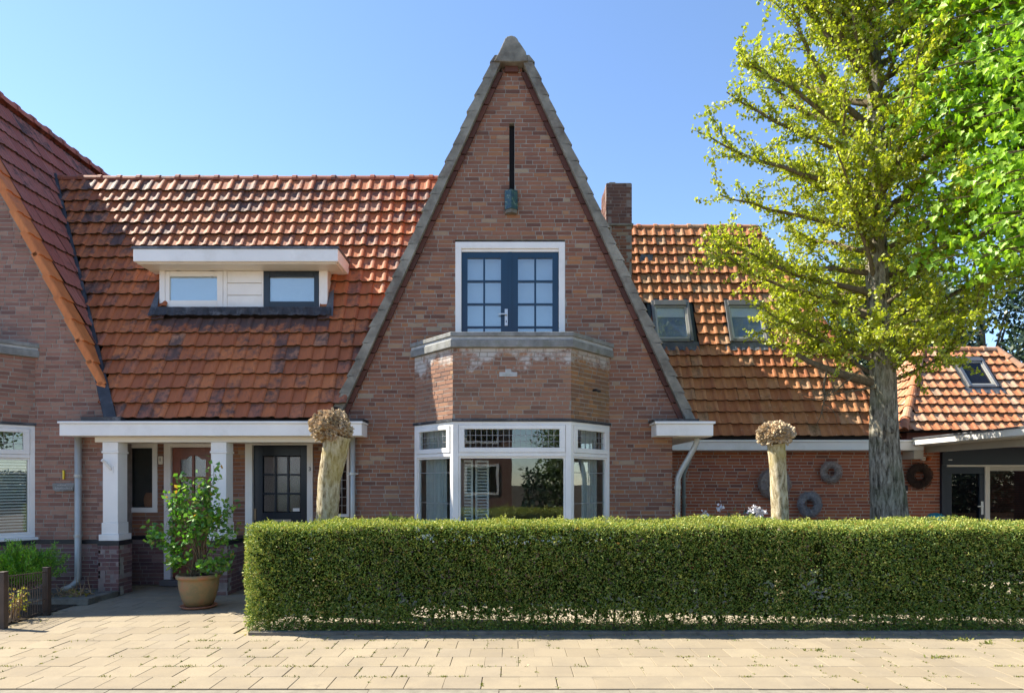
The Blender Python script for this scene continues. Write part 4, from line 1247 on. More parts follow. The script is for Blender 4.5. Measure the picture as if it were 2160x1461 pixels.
for a, b in (SKY1, SKY2):
    z = 4.22; skylight(wing, (a, ay(z), z), (1, 0, 0), AV, b - a, .945, True)
# lead soaker and stray tile by the chimney
MB().add([(2.55, ay(6.1) - .09, 6.02), (2.80, ay(6.1) - .095, 5.98), (2.86, ay(6.25) - .08, 6.18), (2.62, ay(6.25) - .08, 6.22)], [(0, 1, 2, 3)]).build('lead_patch', M['lead'], wing)
pipe('downpipe', [(3.23, 2.36, 2.16), (3.22, 2.36, 2.02), (3.15, 2.38, 1.83), (3.12, 2.40, 1.72), (3.12, 2.40, .05)], .036, 'zinc_green', wing)
MB().tube([(3.12, 2.40, 1.30), (3.12, 2.40, 1.35)], .048, 14).build('pipe_clip', M['zinc_green'], wing)

# dark glazed front under the carport
GF = Frame((7.83, 2.46), (12.5, 2.46)); gx = lambda x: x - 7.83
MB().fbox(GF, 0, gx(12.4), -.12, .05, 1.905, 2.22).build('dark_fascia', M['navy'], wing, bevel=.004)
MB().fbox(GF, 0, .09, -.12, .03, 0, 1.904).build('dark_post', M['navy'], wing)
MB().fbox(GF, .09, gx(12.4), -.06, .045, 1.868, 1.903).fbox(GF, gx(8.615), gx(8.70), -.06, .04, .05, 1.866).build('cream_frame', M['cream'], wing, bevel=.003)
gd = MB(); bars(gd, GF, .095, gx(8.612), .06, 1.862, .09, -.06, .02, wt=.12, wb=.2)
gdo = gd.build('garden_door', M['navy'], wing, bevel=.004)
pane(gdo, GF, .18, gx(8.53), -.02, .25, 1.75, 'glass_dark')
MB().fbox(GF, gx(8.545), gx(8.59), .02, .03, 1.0, 1.24).fbox(GF, gx(8.46), gx(8.57), .05, .065, 1.14, 1.16).build('door_handle', M['steel'], gdo)
pane(wing, GF, gx(8.70), gx(12.3), -.02, .3, 1.80, 'glass_dark')
MB().fbox(GF, gx(8.70), gx(12.3), -.05, .03, 1.795, 1.866).fbox(GF, gx(8.70), gx(12.3), -.05, .03, .05, .30).build('window_rail', M['beige'], wing)
for k in range(34):
    z = .32 + k * .0435
    MB().fbox(GF, gx(8.72), gx(12.3), -.09, -.07, z, z + .033).build('blind_slat', M['wood_red'], wing)
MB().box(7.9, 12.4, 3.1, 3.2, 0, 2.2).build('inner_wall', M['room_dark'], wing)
MB().fbox(GF, .10, .16, .05, .075, 1.985, 2.0).build('door_closer', M['white'], wing)

# small wall fittings
bx_ = thing('wall_switch_box', 'small white box on red brick above the brown wreath', 'box', (7.50, 2.47, 1.98))
MB().box(7.47, 7.545, 2.44, 2.485, 1.985, 2.05).build('housing', M['white'], bx_, bevel=.005)
MB().box(7.485, 7.53, 2.436, 2.441, 2.0, 2.035).build('cover', M['beige'], bx_)
ol = thing('wall_lamp', 'small round orange lamp on red brick beside white box', 'lamp', (7.6, 2.47, 1.98))
MB().lathe([(.0, 1.975), (.035, 1.98), (.042, 2.0), (.036, 2.03), (.0, 2.045)], 7.60, 2.44, 14).build('lens', M['orange_lamp'], ol, smooth=True)
MB().box(7.57, 7.63, 2.455, 2.485, 1.985, 2.035).build('base', M['black'], ol)
mb_ = thing('wall_box', 'small black box with white label on red brick by the trunk', 'box', (7.16, 2.45, 1.4))
MB().box(7.10, 7.21, 2.42, 2.485, 1.43, 1.53).build('body', M['black'], mb_, bevel=.006)
MB().box(7.12, 7.20, 2.415, 2.485, 1.395, 1.425).build('label_strip', M['white'], mb_)

# wreaths
def wreath(x, z, rx, rz, tube_r, mat, name, label):
    root = thing(name, label, 'wreath', (x, 2.42, z - rz))
    V = []; F = []
    core = MB(); seg = 40; sd = 8
    for i in range(seg):
        a = 2 * math.pi * i / seg
        for k in range(sd):
            b = 2 * math.pi * k / sd
            rr = tube_r * .8
            V.append((x + (rx - tube_r + rr * math.cos(b)) * math.cos(a), 2.42 + rr * .8 * math.sin(b), z + (rz - tube_r + rr * math.cos(b)) * math.sin(a)))
    for i in range(seg):
        for k in range(sd): F.append((i * sd + k, ((i + 1) % seg) * sd + k, ((i + 1) % seg) * sd + (k + 1) % sd, i * sd + (k + 1) % sd))
    core.add(V, F).build('core_ring', M[mat], root)
    tw = []
    tv = np.zeros((0, 3)); tf = np.zeros((0, 4), int)
    for i in range(420):
        a = rng.uniform(0, 2 * math.pi); b = rng.uniform(-.4, math.pi + .4); l = rng.uniform(.04, .085)
        t = rng.uniform(-.9, .9)
        rr = tube_r * rng.uniform(.75, 1.08)
        def pt(a_, b_, r_): return (x + (rx - tube_r + r_ * math.cos(b_)) * math.cos(a_), 2.42 - abs(r_ * .85 * math.sin(b_)), z + (rz - tube_r + r_ * math.cos(b_)) * math.sin(a_))
        p0 = pt(a, b, rr); p1 = pt(a + l / rx * .7, b + t, rr * 1.04)
        v, f = tube_np([p0, p1], [.0055, .003], 3)
        tf = np.vstack([tf, f + len(tv)]); tv = np.vstack([tv, v])
    o = link('twigs', mesh_np('twigs', tv, tf), M[mat], root); setp(o, kind='stuff')
wreath(4.77, 1.557, .315, .31, .12, 'wreath', 'wreath', 'large grey-brown twig wreath on red brick half hidden by thin pollard trunk')
wreath(5.80, 1.773, .207, .205, .068, 'wreath', 'wreath', 'small light grey twig wreath hung high on red brick wall')
wreath(5.41, 1.185, .235, .245, .085, 'wreath_grey', 'wreath', 'bluish grey twig wreath hung low on red brick wall')
wreath(7.41, 1.70, .245, .24, .082, 'wreath_brown', 'wreath', 'dark brown twig wreath under the carport beside the dark door')

# ================================================================== carport
cp = thing('carport', 'flat carport roof with white fascia and beige soffit in front of dark glazed door', 'carport', (9.5, 1.0, 0))
MB().box(7.10, 12.6, -1.2, 2.12, 2.245, 2.345).build('fascia', M['white'], cp, bevel=.005)
MB().box(7.08, 12.6, -1.22, 2.12, 2.346, 2.372).build('roof_trim', M['lead'], cp)
MB().box(7.13, 12.6, -1.17, 2.46, 2.228, 2.244).build('soffit', M['beige'], cp)
MB().box(7.50, 7.56, -1.15, 2.40, 2.12, 2.227).build('soffit_beam', M['beige'], cp)
for y in (-1.0,):
    MB().box(11.9, 12.05, y, y + .15, 0, 2.22).build('post', M['navy'], cp)
MB().box(7.14, 7.31, 2.14, 2.48, 2.0, 2.15).build('soffit_beam', M['beige'], cp)

# ================================================================== small hipped roof behind
gar = thing('garage', 'small hipped garage with sunlit lichen-spotted orange tiles and one skylight', 'garage', (10.2, 5.5, 0))
GX0, GX1, GY0, GY1, GZ0, GZ1, GR0, GR1, GRY = 8.13, 12.40, 4.085, 6.9, 2.63, 4.60, 9.41, 11.12, 5.5
MB().box(GX0 + .2, GX1 - .2, GY0 + .2, GY1 - .2, 0, 2.66).build('garage_wall', M['brick_annex'], gar)
gv = [(GX0, GY0, GZ0), (GX1, GY0, GZ0), (GX1, GY1, GZ0), (GX0, GY1, GZ0), (GR0, GRY, GZ1), (GR1, GRY, GZ1)]
groof = MB().add(gv, [(0, 1, 5, 4), (1, 2, 5), (2, 3, 4, 5), (3, 0, 4), (0, 3, 2, 1)]).build('hipped_roof', M['underlay'], gar)
GV = Vector((0, GRY - GY0, GZ1 - GZ0)).normalized()
gl = lambda z: GX0 + (z - GZ0) / (GZ1 - GZ0) * (GR0 - GX0)
gr_ = lambda z: GX1 - (z - GZ0) / (GZ1 - GZ0) * (GX1 - GR1)
gy = lambda z: GY0 + (z - GZ0) / (GZ1 - GZ0) * (GRY - GY0)
def in_g(P):
    if P.z > GZ1 - .03: return False
    if 9.94 < P.x < 10.62 and 3.60 < P.z < 4.40: return False
    return gl(P.z) + .03 < P.x < gr_(P.z) - .03
tile_roof(groof, (GX0, GY0, GZ0), (1, 0, 0), GV, 11, 24, in_g, 'tile_small', 200, PT)
LV = Vector((GR0 - GX0, 0, GZ1 - GZ0)).normalized()
def in_gl(P):
    t = (P.z - GZ0) / (GZ1 - GZ0)
    return P.z < GZ1 - .1 and gy(P.z) + .03 < P.y < GY1 - t * (GY1 - GRY) - .03
tile_roof(groof, (GX0, GY1, GZ0), (0, -1, 0), LV, 11, 15, in_gl, 'tile_small', 80, PT)
ridge_caps(groof, (GX0, GY0, GZ0 + .03), (GR0, GRY, GZ1 + .03), r=.085, mat='tile_small', name='hip_tile')
ridge_caps(groof, (GX1, GY0, GZ0 + .03), (GR1, GRY, GZ1 + .03), r=.085, mat='tile_small', name='hip_tile')
ridge_caps(groof, (GX0, GY1, GZ0 + .03), (GR0, GRY, GZ1 + .03), r=.085, mat='tile_small', name='hip_tile')
ridge_caps(groof, (GR0, GRY, GZ1 + .01), (GR1, GRY, GZ1 + .01), r=.085, mat='tile_small')
skylight(gar, (9.96, gy(3.62), 3.62), (1, 0, 0), GV, .66, .90, False)

# ================================================================== vegetation helpers
def unit(n):
    v = nr.normal(size=(n, 3)); return v / np.linalg.norm(v, axis=1)[:, None]

def cards(C, Dr, L, W, wide=0.5, fold=0.0):
    """pointed leaf quads: base, side, tip, side"""
    n = len(C)
    S = np.cross(Dr, unit(n)); S /= np.linalg.norm(S, axis=1)[:, None] + 1e-9
    L = np.broadcast_to(L, n)[:, None]; W = np.broadcast_to(W, n)[:, None]
    m = C + Dr * L * wide
    V = np.stack([C, m + S * W / 2, C + Dr * L, m - S * W / 2], 1).reshape(-1, 3)
    F = np.arange(4 * n).reshape(n, 4)
    return V, F

def foliage(name, mat, parent, C, Dr, L, W, wide=0.5):
    V, F = cards(C, Dr, L, W, wide)
    o = link(name, mesh_np(name, V, F), M[mat], parent)
    return o

class Tubes:
    def __init__(s): s.V = []; s.F = []; s.n = 0
    def add(s, pts, rad, sides=6):
        v, f = tube_np(pts, rad, sides); s.V.append(v); s.F.append(f + s.n); s.n += len(v)
    def build(s, name, mat, parent, smooth=True):
        me = mesh_np(name, np.vstack(s.V), np.vstack(s.F))
        if smooth: me.polygons.foreach_set('use_smooth', np.ones(len(me.polygons), dtype=bool))
        return link(name, me, M[mat], parent)

def wander(p, d, length, n, curl, up):
    pts = [np.array(p, float)]; d = np.array(d, float)
    for i in range(n):
        d = d + nr.normal(size=3) * curl + np.array([0, 0, up]); d /= np.linalg.norm(d)
        pts.append(pts[-1] + d * length / n)
    return np.array(pts), d

# ================================================================== big light-leaved tree behind the hedge
TX, TY = 5.40, -0.10
gk = thing('ginkgo_tree', 'tall tree with grey fissured trunk and small yellow-green fan leaves before the wing', 'tree', (TX, TY, 0))
zs = [0, .25, .6, 1.0, 1.6, 2.2, 2.8, 3.5, 4.5, 5.6, 6.8, 8.2, 9.6, 11.2]
tx = [.02, .02, .01, 0, -.03, -.07, -.10, -.14, -.17, -.19, -.20, -.22, -.2, -.2]
rs_ = [.36, .31, .275, .25, .212, .185, .172, .165, .145, .125, .10, .07, .04, .012]
zz = np.linspace(0, 11.2, 90)
tp = np.stack([TX + np.interp(zz, zs, tx) + .012 * np.sin(zz * 2.3), TY + .02 * np.sin(zz * 1.3), zz], 1)
tr_ = np.interp(zz, zs, rs_)
sides = 28
TV, TF = tube_np(tp, tr_, sides)
ang = np.tile(np.arange(sides) * 2 * np.pi / sides, len(zz)); hz = np.repeat(zz, sides)
rel = TV - np.repeat(tp, sides, 0)
lump = 1 + .035 * np.sin(5 * ang + .8 * hz) + .025 * np.sin(9 * ang - 1.7 * hz + 1) + nr.normal(size=len(ang)) * .012
fl = 1 + .16 * np.clip(.5 - hz, 0, 1) * np.sin(4 * ang)
TV = np.repeat(tp, sides, 0) + rel * (lump * fl)[:, None]
me = mesh_np('trunk', TV, TF); me.polygons.foreach_set('use_smooth', np.ones(len(me.polygons), dtype=bool))
link('trunk', me, M['bark'], gk)
# old branch scar
MB().lathe([(.075, 0), (.085, .02), (.055, .035), (.03, .02), (.0, .01)], 0, 0, 14).build('branch_scar', M['bark'], gk, smooth=True).matrix_basis = Matrix.Translation((TX - .11, TY - .185, 2.38)) @ Matrix.Rotation(R(78), 4, 'X') @ Matrix.Diagonal((.8, 1.5, 1, 1))
br = Tubes(); LC = []; LD = []
nb_ = 104
for i in range(nb_):
    z = 3.0 + 7.4 * (i / nb_) ** 1.0
    a = i * 2.39996 + rng.uniform(-.4, .4)
    R0 = np.interp(z, [3, 3.8, 5, 7, 9, 10.6], [1.6, 2.35, 2.95, 2.9, 2.1, .9]) * rng.uniform(.72, 1.08)
    dx, dy = math.cos(a), math.sin(a)
    if dy < 0: R0 *= 1 - .40 * abs(dy)
    if dy > .3: R0 *= .9
    if dx > 0: R0 *= .95
    rise = np.interp(z, [3, 5, 10], [.22, .50, .85]) + rng.uniform(-.15, .15)
    base = [np.interp(z, zz, tp[:, 0]), TY, z]
    ra = np.interp(z, zz, tr_)
    r0 = min(ra * .55, np.interp(R0, [.8, 3], [.018, .062]))
    pts, d = wander(base, (dx, dy, rise), R0 * 1.08, 9, .10, .02)
    br.add(pts, np.linspace(r0, .008, len(pts)), 7)
    nt_ = int(9 + R0 * 7)
    for k in range(nt_):
        t = rng.uniform(.18, 1.0); f = t * 9; j = min(8, int(f)); p = pts[j] + (pts[j + 1] - pts[j]) * (f - j)
        fwd = pts[j + 1] - pts[j]; fwd /= np.linalg.norm(fwd)
        dd = fwd * .8 + nr.normal(size=3) * .75 + np.array([0, 0, .25]); dd /= np.linalg.norm(dd)
        ln = rng.uniform(.35, .95) * (1.15 - .45 * t)
        q, _ = wander(p, dd, ln, 5, .14, .05)
        br.add(q, np.linspace(.0075, .0025, 6), 4)
        ns = int(ln / .042)
        for s in range(ns):
            g = (s + rng.random()) / ns * 5; jj = min(4, int(g)); c = q[jj] + (q[jj + 1] - q[jj]) * (g - jj)
            m_ = rng.randint(3, 6)
            LC.append(c + nr.normal(size=(m_, 3)) * .022); LD.append(unit(m_) + np.array([0, 0, -.15]))
    # short spurs with leaf tufts straight on the limb
    for s in range(int(R0 * 9)):
        t = rng.uniform(.15, 1) * 9; j = min(8, int(t)); c = pts[j] + (pts[j + 1] - pts[j]) * (t - j)
        m_ = rng.randint(3, 6); LC.append(c + nr.normal(size=(m_, 3)) * .03); LD.append(unit(m_))
# a few dead, bare lower shoots on the left side
for p, d, L in (((TX - .5, TY - .1, 3.15), (-.7, -.1, -.5), 1.0), ((TX - .25, TY - .1, 2.92), (-1, 0, .0), 1.1), ((TX - .9, TY, 3.2), (-.2, 0, -1), .8)):
    q, _ = wander(p, d, L, 8, .16, .06); br.add(q, np.linspace(.016, .004, 9), 6)
    for k in range(6):
        t = rng.randint(1, 7); q2, _ = wander(q[t], nr.normal(size=3), rng.uniform(.2, .5), 5, .2, 0); br.add(q2, np.linspace(.006, .002, 6), 4)
q, _ = wander((TX - .1, TY, 2.98), (-1, 0, .28), 1.3, 7, .05, .03); br.add(q, np.linspace(.085, .03, 8), 8)
br.build('limbs', 'bark_branch', gk)
LC = np.vstack(LC); LD = np.vstack(LD); LD /= np.linalg.norm(LD, axis=1)[:, None]
crown = foliage('crown', 'ginkgo', gk, LC, LD, nr.uniform(.035, .062, len(LC)), nr.uniform(.034, .056, len(LC)), .72)
print('ginkgo leaves', len(LC))

# ================================================================== maple reaching in from the right
mp = thing('maple_tree', 'maple with large bright green lobed leaves overhanging the carport', 'tree', (8.3, -2.0, 0))
mt = Tubes()
q = np.array([(8.3, -2.0, 0), (8.28, -2.0, 1.5), (8.2, -2.0, 3.0), (8.1, -1.95, 4.6), (7.9, -1.9, 6.2), (7.7, -1.9, 8.2)])
mt.add(q, [.24, .2, .17, .14, .1, .04], 14); mt.build('trunk', 'bark', mp)
mb2 = Tubes(); C = []; Dm = []
def mleft(z): return np.interp(z, [3.7, 4.0, 4.4, 5.0, 5.8, 6.5, 7.2, 8.2], [5.55, 5.10, 5.0, 4.95, 4.86, 4.72, 4.62, 4.75])
for i in range(260):
    z = rng.uniform(4.05, 8.4); s = np.array([np.interp(z, [0, 8.2], [8.3, 7.7]), -1.95, z - rng.uniform(.1, .5)])
    tgt = np.array([mleft(z) + (7.6 - mleft(z)) * rng.random() ** 1.4, -2.0 + rng.uniform(-1.0, 1.3), z])
    t = np.linspace(0, 1, 7)[:, None]
    pts = s + (tgt - s) * t + np.array([0, 0, .35]) * np.sin(t * np.pi) + nr.normal(size=(7, 3)) * .03
    mb2.add(pts, np.linspace(.03, .006, 7), 5)
    for k in range(105):
        f = rng.uniform(.35, 1.0) * 6; j = min(5, int(f)); c = pts[j] + (pts[j + 1] - pts[j]) * (f - j)
        off = nr.normal(size=3) * np.array([.14, .17, .16])
        if c[0] + off[0] < mleft(c[2] + off[2]) - .05: continue
        d = np.array([-.35, -.25, -.75]) + nr.normal(size=3) * .35
        C.append(c + off); Dm.append(d / np.linalg.norm(d))
b0 = np.array([(8.2, -1.95, 3.3), (7.2, -2.0, 3.78), (6.3, -2.05, 3.98), (5.6, -2.1, 4.2)]); mb2.add(b0, [.05, .035, .02, .01], 7)
mb2.build('limbs', 'bark_branch', mp)
C = np.array(C); Dm = np.array(Dm); n = len(C)
outline = np.array([(0, -.02), (.22, .05), (.46, .02), (.34, .22), (.52, .45), (.27, .50), (.20, .66), (.0, 1.0), (-.20, .66), (-.27, .50), (-.52, .45), (-.34, .22), (-.46, .02), (-.22, .05)])
S = np.cross(Dm, unit(n) + np.array([0, -1.2, .6])); S /= np.linalg.norm(S, axis=1)[:, None]
Nn_ = np.cross(S, Dm)
sz = nr.uniform(.06, .11, n)
cv = (np.abs(outline[:, 0]) ** 2) * .5 - .12 * outline[:, 1] ** 2
V = C[:, None] + sz[:, None, None] * (outline[None, :, 0:1] * S[:, None] + outline[None, :, 1:2] * Dm[:, None] + cv[None, :, None] * Nn_[:, None])
k = len(outline)
# fan of quads around the midrib keeps each leaf cheap
idx = np.array([(0, 1, 2, 3), (0, 3, 4, 5), (0, 5, 6, 7), (0, 7, 8, 9), (0, 9, 10, 11), (0, 11, 12, 13)])
F = (idx[None] + (np.arange(n) * k)[:, None, None]).reshape(-1, 4)
link('crown', mesh_np('crown', V.reshape(-1, 3), F), M['maple'], mp)
print('maple leaves', n)

# ================================================================== background trees
def bg_tree(x, y, h, rx, label, mat, n=17000, leaf=.22, group='trees behind the houses'):
    t = thing('background_tree', label, 'tree', (x, y, -.1), group)
    tb = Tubes(); tb.add(np.array([(x, y, -.1), (x + .1, y, h * .5), (x, y, h * .9)]), [.3, .2, .05], 8)
    cl = []
    for i in range(26):
        u = unit(1)[0]; r = rng.uniform(.45, 1)
        c = np.array([x + u[0] * rx * r, y + u[1] * rx * r, h * .56 + u[2] * h * .40 * r]); cl.append(c)
        tb.add(np.array([(x, y, h * .4), (np.array((x, y, h * .4)) + c) / 2 + .2, c]), [.08, .05, .02], 5)
    tb.build('trunk', 'bark_branch', t)
    cl = np.array(cl)
    pick = nr.integers(0, len(cl), n)
    C = cl[pick] + unit(n) * (nr.random(n) ** .45)[:, None] * rx * .46
    d = unit(n)
    foliage('crown', mat, t, C, d, nr.uniform(leaf * .7, leaf * 1.4, n), nr.uniform(leaf * .4, leaf * .7, n))
    return t
bg_tree(14.0, 14.5, 9.2, 3.0, 'dark evergreen tree behind the garage ridge, half hidden by trunk', 'dark_leaf')
bg_tree(18.0, 15.5, 10.6, 3.2, 'dark evergreen tree rising above the garage skylight', 'dark_leaf')
bg_tree(22.0, 14.0, 9.6, 3.0, 'dark evergreen tree behind the far garage hip under maple leaves', 'dark_leaf')
bg_tree(16.2, 19.0, 13.0, 3.2, 'taller pale green tree behind the dark evergreens', 'lime_leaf')

# ================================================================== hedge
hg = thing('yew_hedge', 'long clipped yew hedge with sunlit yellow-green top along the pavement', 'hedge', (2.5, -2.15, 0))
HX0, HX1, HY0, HY1, HZ = -2.80, 8.2, -2.50, -1.82, 1.15
def hnoise(a, b): return .022 * np.sin(a * 1.3 + 2.0) * np.sin(b * 2.2 + a * .6) + .018 * np.sin(a * 3.1 + 1.3 * np.sin(b * 4)) + .014 * np.sin(a * 7.7 + b * 5.1) + .010 * np.sin(a * 17 + b * 13)
def hedge_leaves(n, face):
    a = nr.random(n); b = nr.random(n); dep = np.abs(nr.normal(size=n)) * .035
    x = HX0 + (HX1 - HX0) * a
    if face == 'front':
        z = .015 + (HZ - .015) * b ** 1.08
        sl = .05 * (1 - z / HZ)
        y = HY0 - sl * .4 + hnoise(x, z * 1.5) + dep + np.clip(z - (HZ - .09), 0, 1) ** 2 * 5
        C = np.stack([x, y, z], 1); o = np.array([0, -.75, .0])
    elif face == 'back':
        z = .05 + (HZ - .05) * b; C = np.stack([x, HY1 - hnoise(x, z) - dep, z], 1); o = np.array([0, .9, .1])
    elif face == 'top':
        y = HY0 + .02 + (HY1 - HY0 - .03) * b
        z = HZ + hnoise(x, y * 2) * 1.1 - dep - .03 * np.exp(-((y - HY0) / .06) ** 2)
        C = np.stack([x, y, z], 1); o = np.array([0, -.1, .8])
    else:
        y = HY0 + (HY1 - HY0) * a; z = .06 + (HZ - .06) * b
        C = np.stack([HX0 + hnoise(y * 2, z) + dep, y, z], 1); o = np.array([-.85, 0, .1])
    D = unit(n) * .85 + o; D /= np.linalg.norm(D, axis=1)[:, None]
    return C, D
def thin(C, D):
    z = C[:, 2]; x = C[:, 0]
    keep = nr.random(len(C)) < np.interp(z, [0, .05, .12, .25], [.5, .85, .97, 1.0])
    gap = np.exp(-((x - 3.25) / .07) ** 2) * (z > .15) * (z < .95) * .72 + np.exp(-((x - 5.25) / .35) ** 2) * np.exp(-((z - .62) / .10) ** 2) * .55
    keep &= nr.random(len(C)) > gap
    return C[keep], D[keep]
def hpart(name, mat, sets, l0, l1, w0, w1):
    C = np.vstack([s[0] for s in sets]); D = np.vstack([s[1] for s in sets])
    n = len(C)
    return foliage(name, mat, hg, C, D, nr.uniform(l0, l1, n), nr.uniform(w0, w1, n), .5)
setp(hpart('needles', 'hedge', [thin(*hedge_leaves(105000, 'front')), thin(*hedge_leaves(14000, 'back')), hedge_leaves(22000, 'top'), hedge_leaves(4500, 'end')], .018, .036, .007, .013), kind='stuff')
setp(hpart('new_growth', 'hedge_young', [hedge_leaves(46000, 'top'), hedge_leaves(7000, 'end'), thin(*hedge_leaves(15000, 'front'))], .016, .032, .007, .012), kind='stuff')
# skirt: low growth reaching the soil, with open stretches between the stems
C, D = hedge_leaves(30000, 'front')
C[:, 2] = .01 + .30 * nr.random(len(C)) ** 1.2; C[:, 1] = HY0 - .02 + np.abs(nr.normal(size=len(C))) * .11
patch = .5 + .28 * np.sin(C[:, 0] * 1.7 + .4) + .25 * np.sin(C[:, 0] * 4.3 + 1) + .2 * np.sin(C[:, 0] * 9.1)
ok = nr.random(len(C)) < np.clip(patch + .45 * (C[:, 0] < 0), .35, 1)
setp(foliage('low_growth', 'hedge', hg, C[ok], D[ok], nr.uniform(.02, .042, ok.sum()), nr.uniform(.009, .017, ok.sum())), kind='stuff')
# inner mass and stems
n = 26000
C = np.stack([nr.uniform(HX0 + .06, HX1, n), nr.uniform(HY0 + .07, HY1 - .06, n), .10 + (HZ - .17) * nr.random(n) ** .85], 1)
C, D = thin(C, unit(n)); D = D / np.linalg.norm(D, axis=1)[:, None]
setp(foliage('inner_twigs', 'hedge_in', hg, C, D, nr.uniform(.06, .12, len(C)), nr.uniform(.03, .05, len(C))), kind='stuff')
st = Tubes()
for i in range(40):
    x = HX0 + .15 + i * .28 + rng.uniform(-.13, .13); y = -2.16 + rng.uniform(-.05, .05)
    q, _ = wander((x, y, -.02), (rng.uniform(-.1, .1), rng.uniform(-.1, .1), 1), 1.0, 6, .06, .1); st.add(q, np.linspace(.014, .005, 7), 6)
    for k in range(9):
        j = rng.randint(0, 5); q2, _ = wander(q[j], nr.normal(size=3) * np.array([1, .8, .4]), .3, 4, .2, .05); st.add(q2, np.linspace(.007, .002, 5), 4)
setp(st.build('stems', 'bark_branch', hg), kind='stuff')
# stray shoots standing off the clipped faces
SC = []; SD = []
for face, cnt in (('top', 260), ('front', 170)):
    C, D = hedge_leaves(cnt, face)
    for c, d in zip(C, D):
        d = d + (np.array([0, 0, .9]) if face == 'top' else np.array([0, -.5, .3])); d /= np.linalg.norm(d); L_ = rng.uniform(.03, .075)
        for s_ in np.linspace(.1, 1, 9):
            for _ in range(2):
                e_ = nr.normal(size=3) * .75 + d; SC.append(c + d * L_ * s_); SD.append(e_ / np.linalg.norm(e_))
setp(foliage('stray_shoots', 'hedge_young', hg, np.array(SC), np.array(SD), nr.uniform(.014, .026, len(SC)), nr.uniform(.005, .009, len(SC))), kind='stuff')
# brown leaves caught in the hedge
C, D = hedge_leaves(46, 'front'); C[:, 1] -= .015
foliage('caught_leaves', 'yellow_leaf', hg, C, D, .045, .032)['kind'] = 'stuff'

# ================================================================== pollarded trunks
def pollard(name, label, pts, rad, head, hr, lean):
    root = thing(name, label, 'tree', pts[0])
    P = np.array(pts, float); t = np.linspace(0, 1, len(P)); tt = np.linspace(0, 1, 40)
    Q = np.stack([np.interp(tt, t, P[:, i]) for i in range(3)], 1); rr = np.interp(tt, t, rad)
    V, F = tube_np(Q, rr, 22)
    C = np.repeat(Q, 22, 0); V = C + (V - C) * (1 + nr.normal(size=(len(V), 1)) * .018 + .03 * np.sin(np.tile(np.arange(22), 40) * .9 + np.repeat(tt * 9, 22))[:, None])
    me = mesh_np('trunk', V, F); me.polygons.foreach_set('use_smooth', np.ones(len(me.polygons), dtype=bool))
    link('trunk', me, M['bark_pollard'], root)
    h = np.array(head)
    # knuckle: lumpy core covered by cut shoot stubs
    n, m = 26, 16; V = []
    for i in range(m + 1):
        for k in range(n):
            th = math.pi * i / m; ph = 2 * math.pi * k / n
            u = np.array([math.sin(th) * math.cos(ph), math.sin(th) * math.sin(ph), math.cos(th)])
            f = .72 + .10 * math.sin(5 * ph + 3 * th) + .09 * math.sin(7 * th - 2 * ph) + rng.uniform(-.05, .05)
            V.append(h + u * np.array(hr) * f)
    F = [(i * n + k, (i + 1) * n + k, (i + 1) * n + (k + 1) % n, i * n + (k + 1) % n) for i in range(m) for k in range(n)]
    MB().add([tuple(v) for v in V], F).build('knuckle', M['knob'], root, smooth=True)
    tb = Tubes()
    for i in range(900):
        u = unit(1)[0]
        if u[2] < -.75: continue
        f = .62 + .10 * math.sin(5 * math.atan2(u[1], u[0]) + 3 * math.acos(u[2]))
        p = h + u * np.array(hr) * f
        d = u + nr.normal(size=3) * .45
        d /= np.linalg.norm(d); L = rng.uniform(.04, .075); r = rng.uniform(.009, .017)
        tb.add(np.array([p, p + d * L * .5, p + d * L]), [r * .8, r * 1.05, r * 1.1], 6)
        # open cup at the cut end
        tb.add(np.array([p + d * L, p + d * L * .86]), [r * .75, r * .2], 6)
    o = tb.build('shoot_stubs', 'stub', root, smooth=False); setp(o, kind='stuff')
pollard('pollard_tree', 'thick pale pollard trunk with knobbly head leaning before the navy door', [(-2.27, -1.5, 0), (-2.265, -1.5, .6), (-2.24, -1.5, 1.15), (-2.22, -1.5, 1.6), (-2.15, -1.5, 1.95), (-2.10, -1.5, 2.15)], [.155, .14, .128, .133, .15, .155], (-2.185, -1.52, 2.25), (.30, .26, .25), 0)
pollard('pollard_tree', 'thin pale pollard trunk with ragged head before the red brick wing', [(3.31, -1.5, 0), (3.28, -1.5, .5), (3.255, -1.5, 1.1), (3.225, -1.5, 1.7), (3.20, -1.5, 2.05)], [.12, .105, .10, .096, .105], (3.19, -1.5, 2.17), (.25, .20, .16), 0)

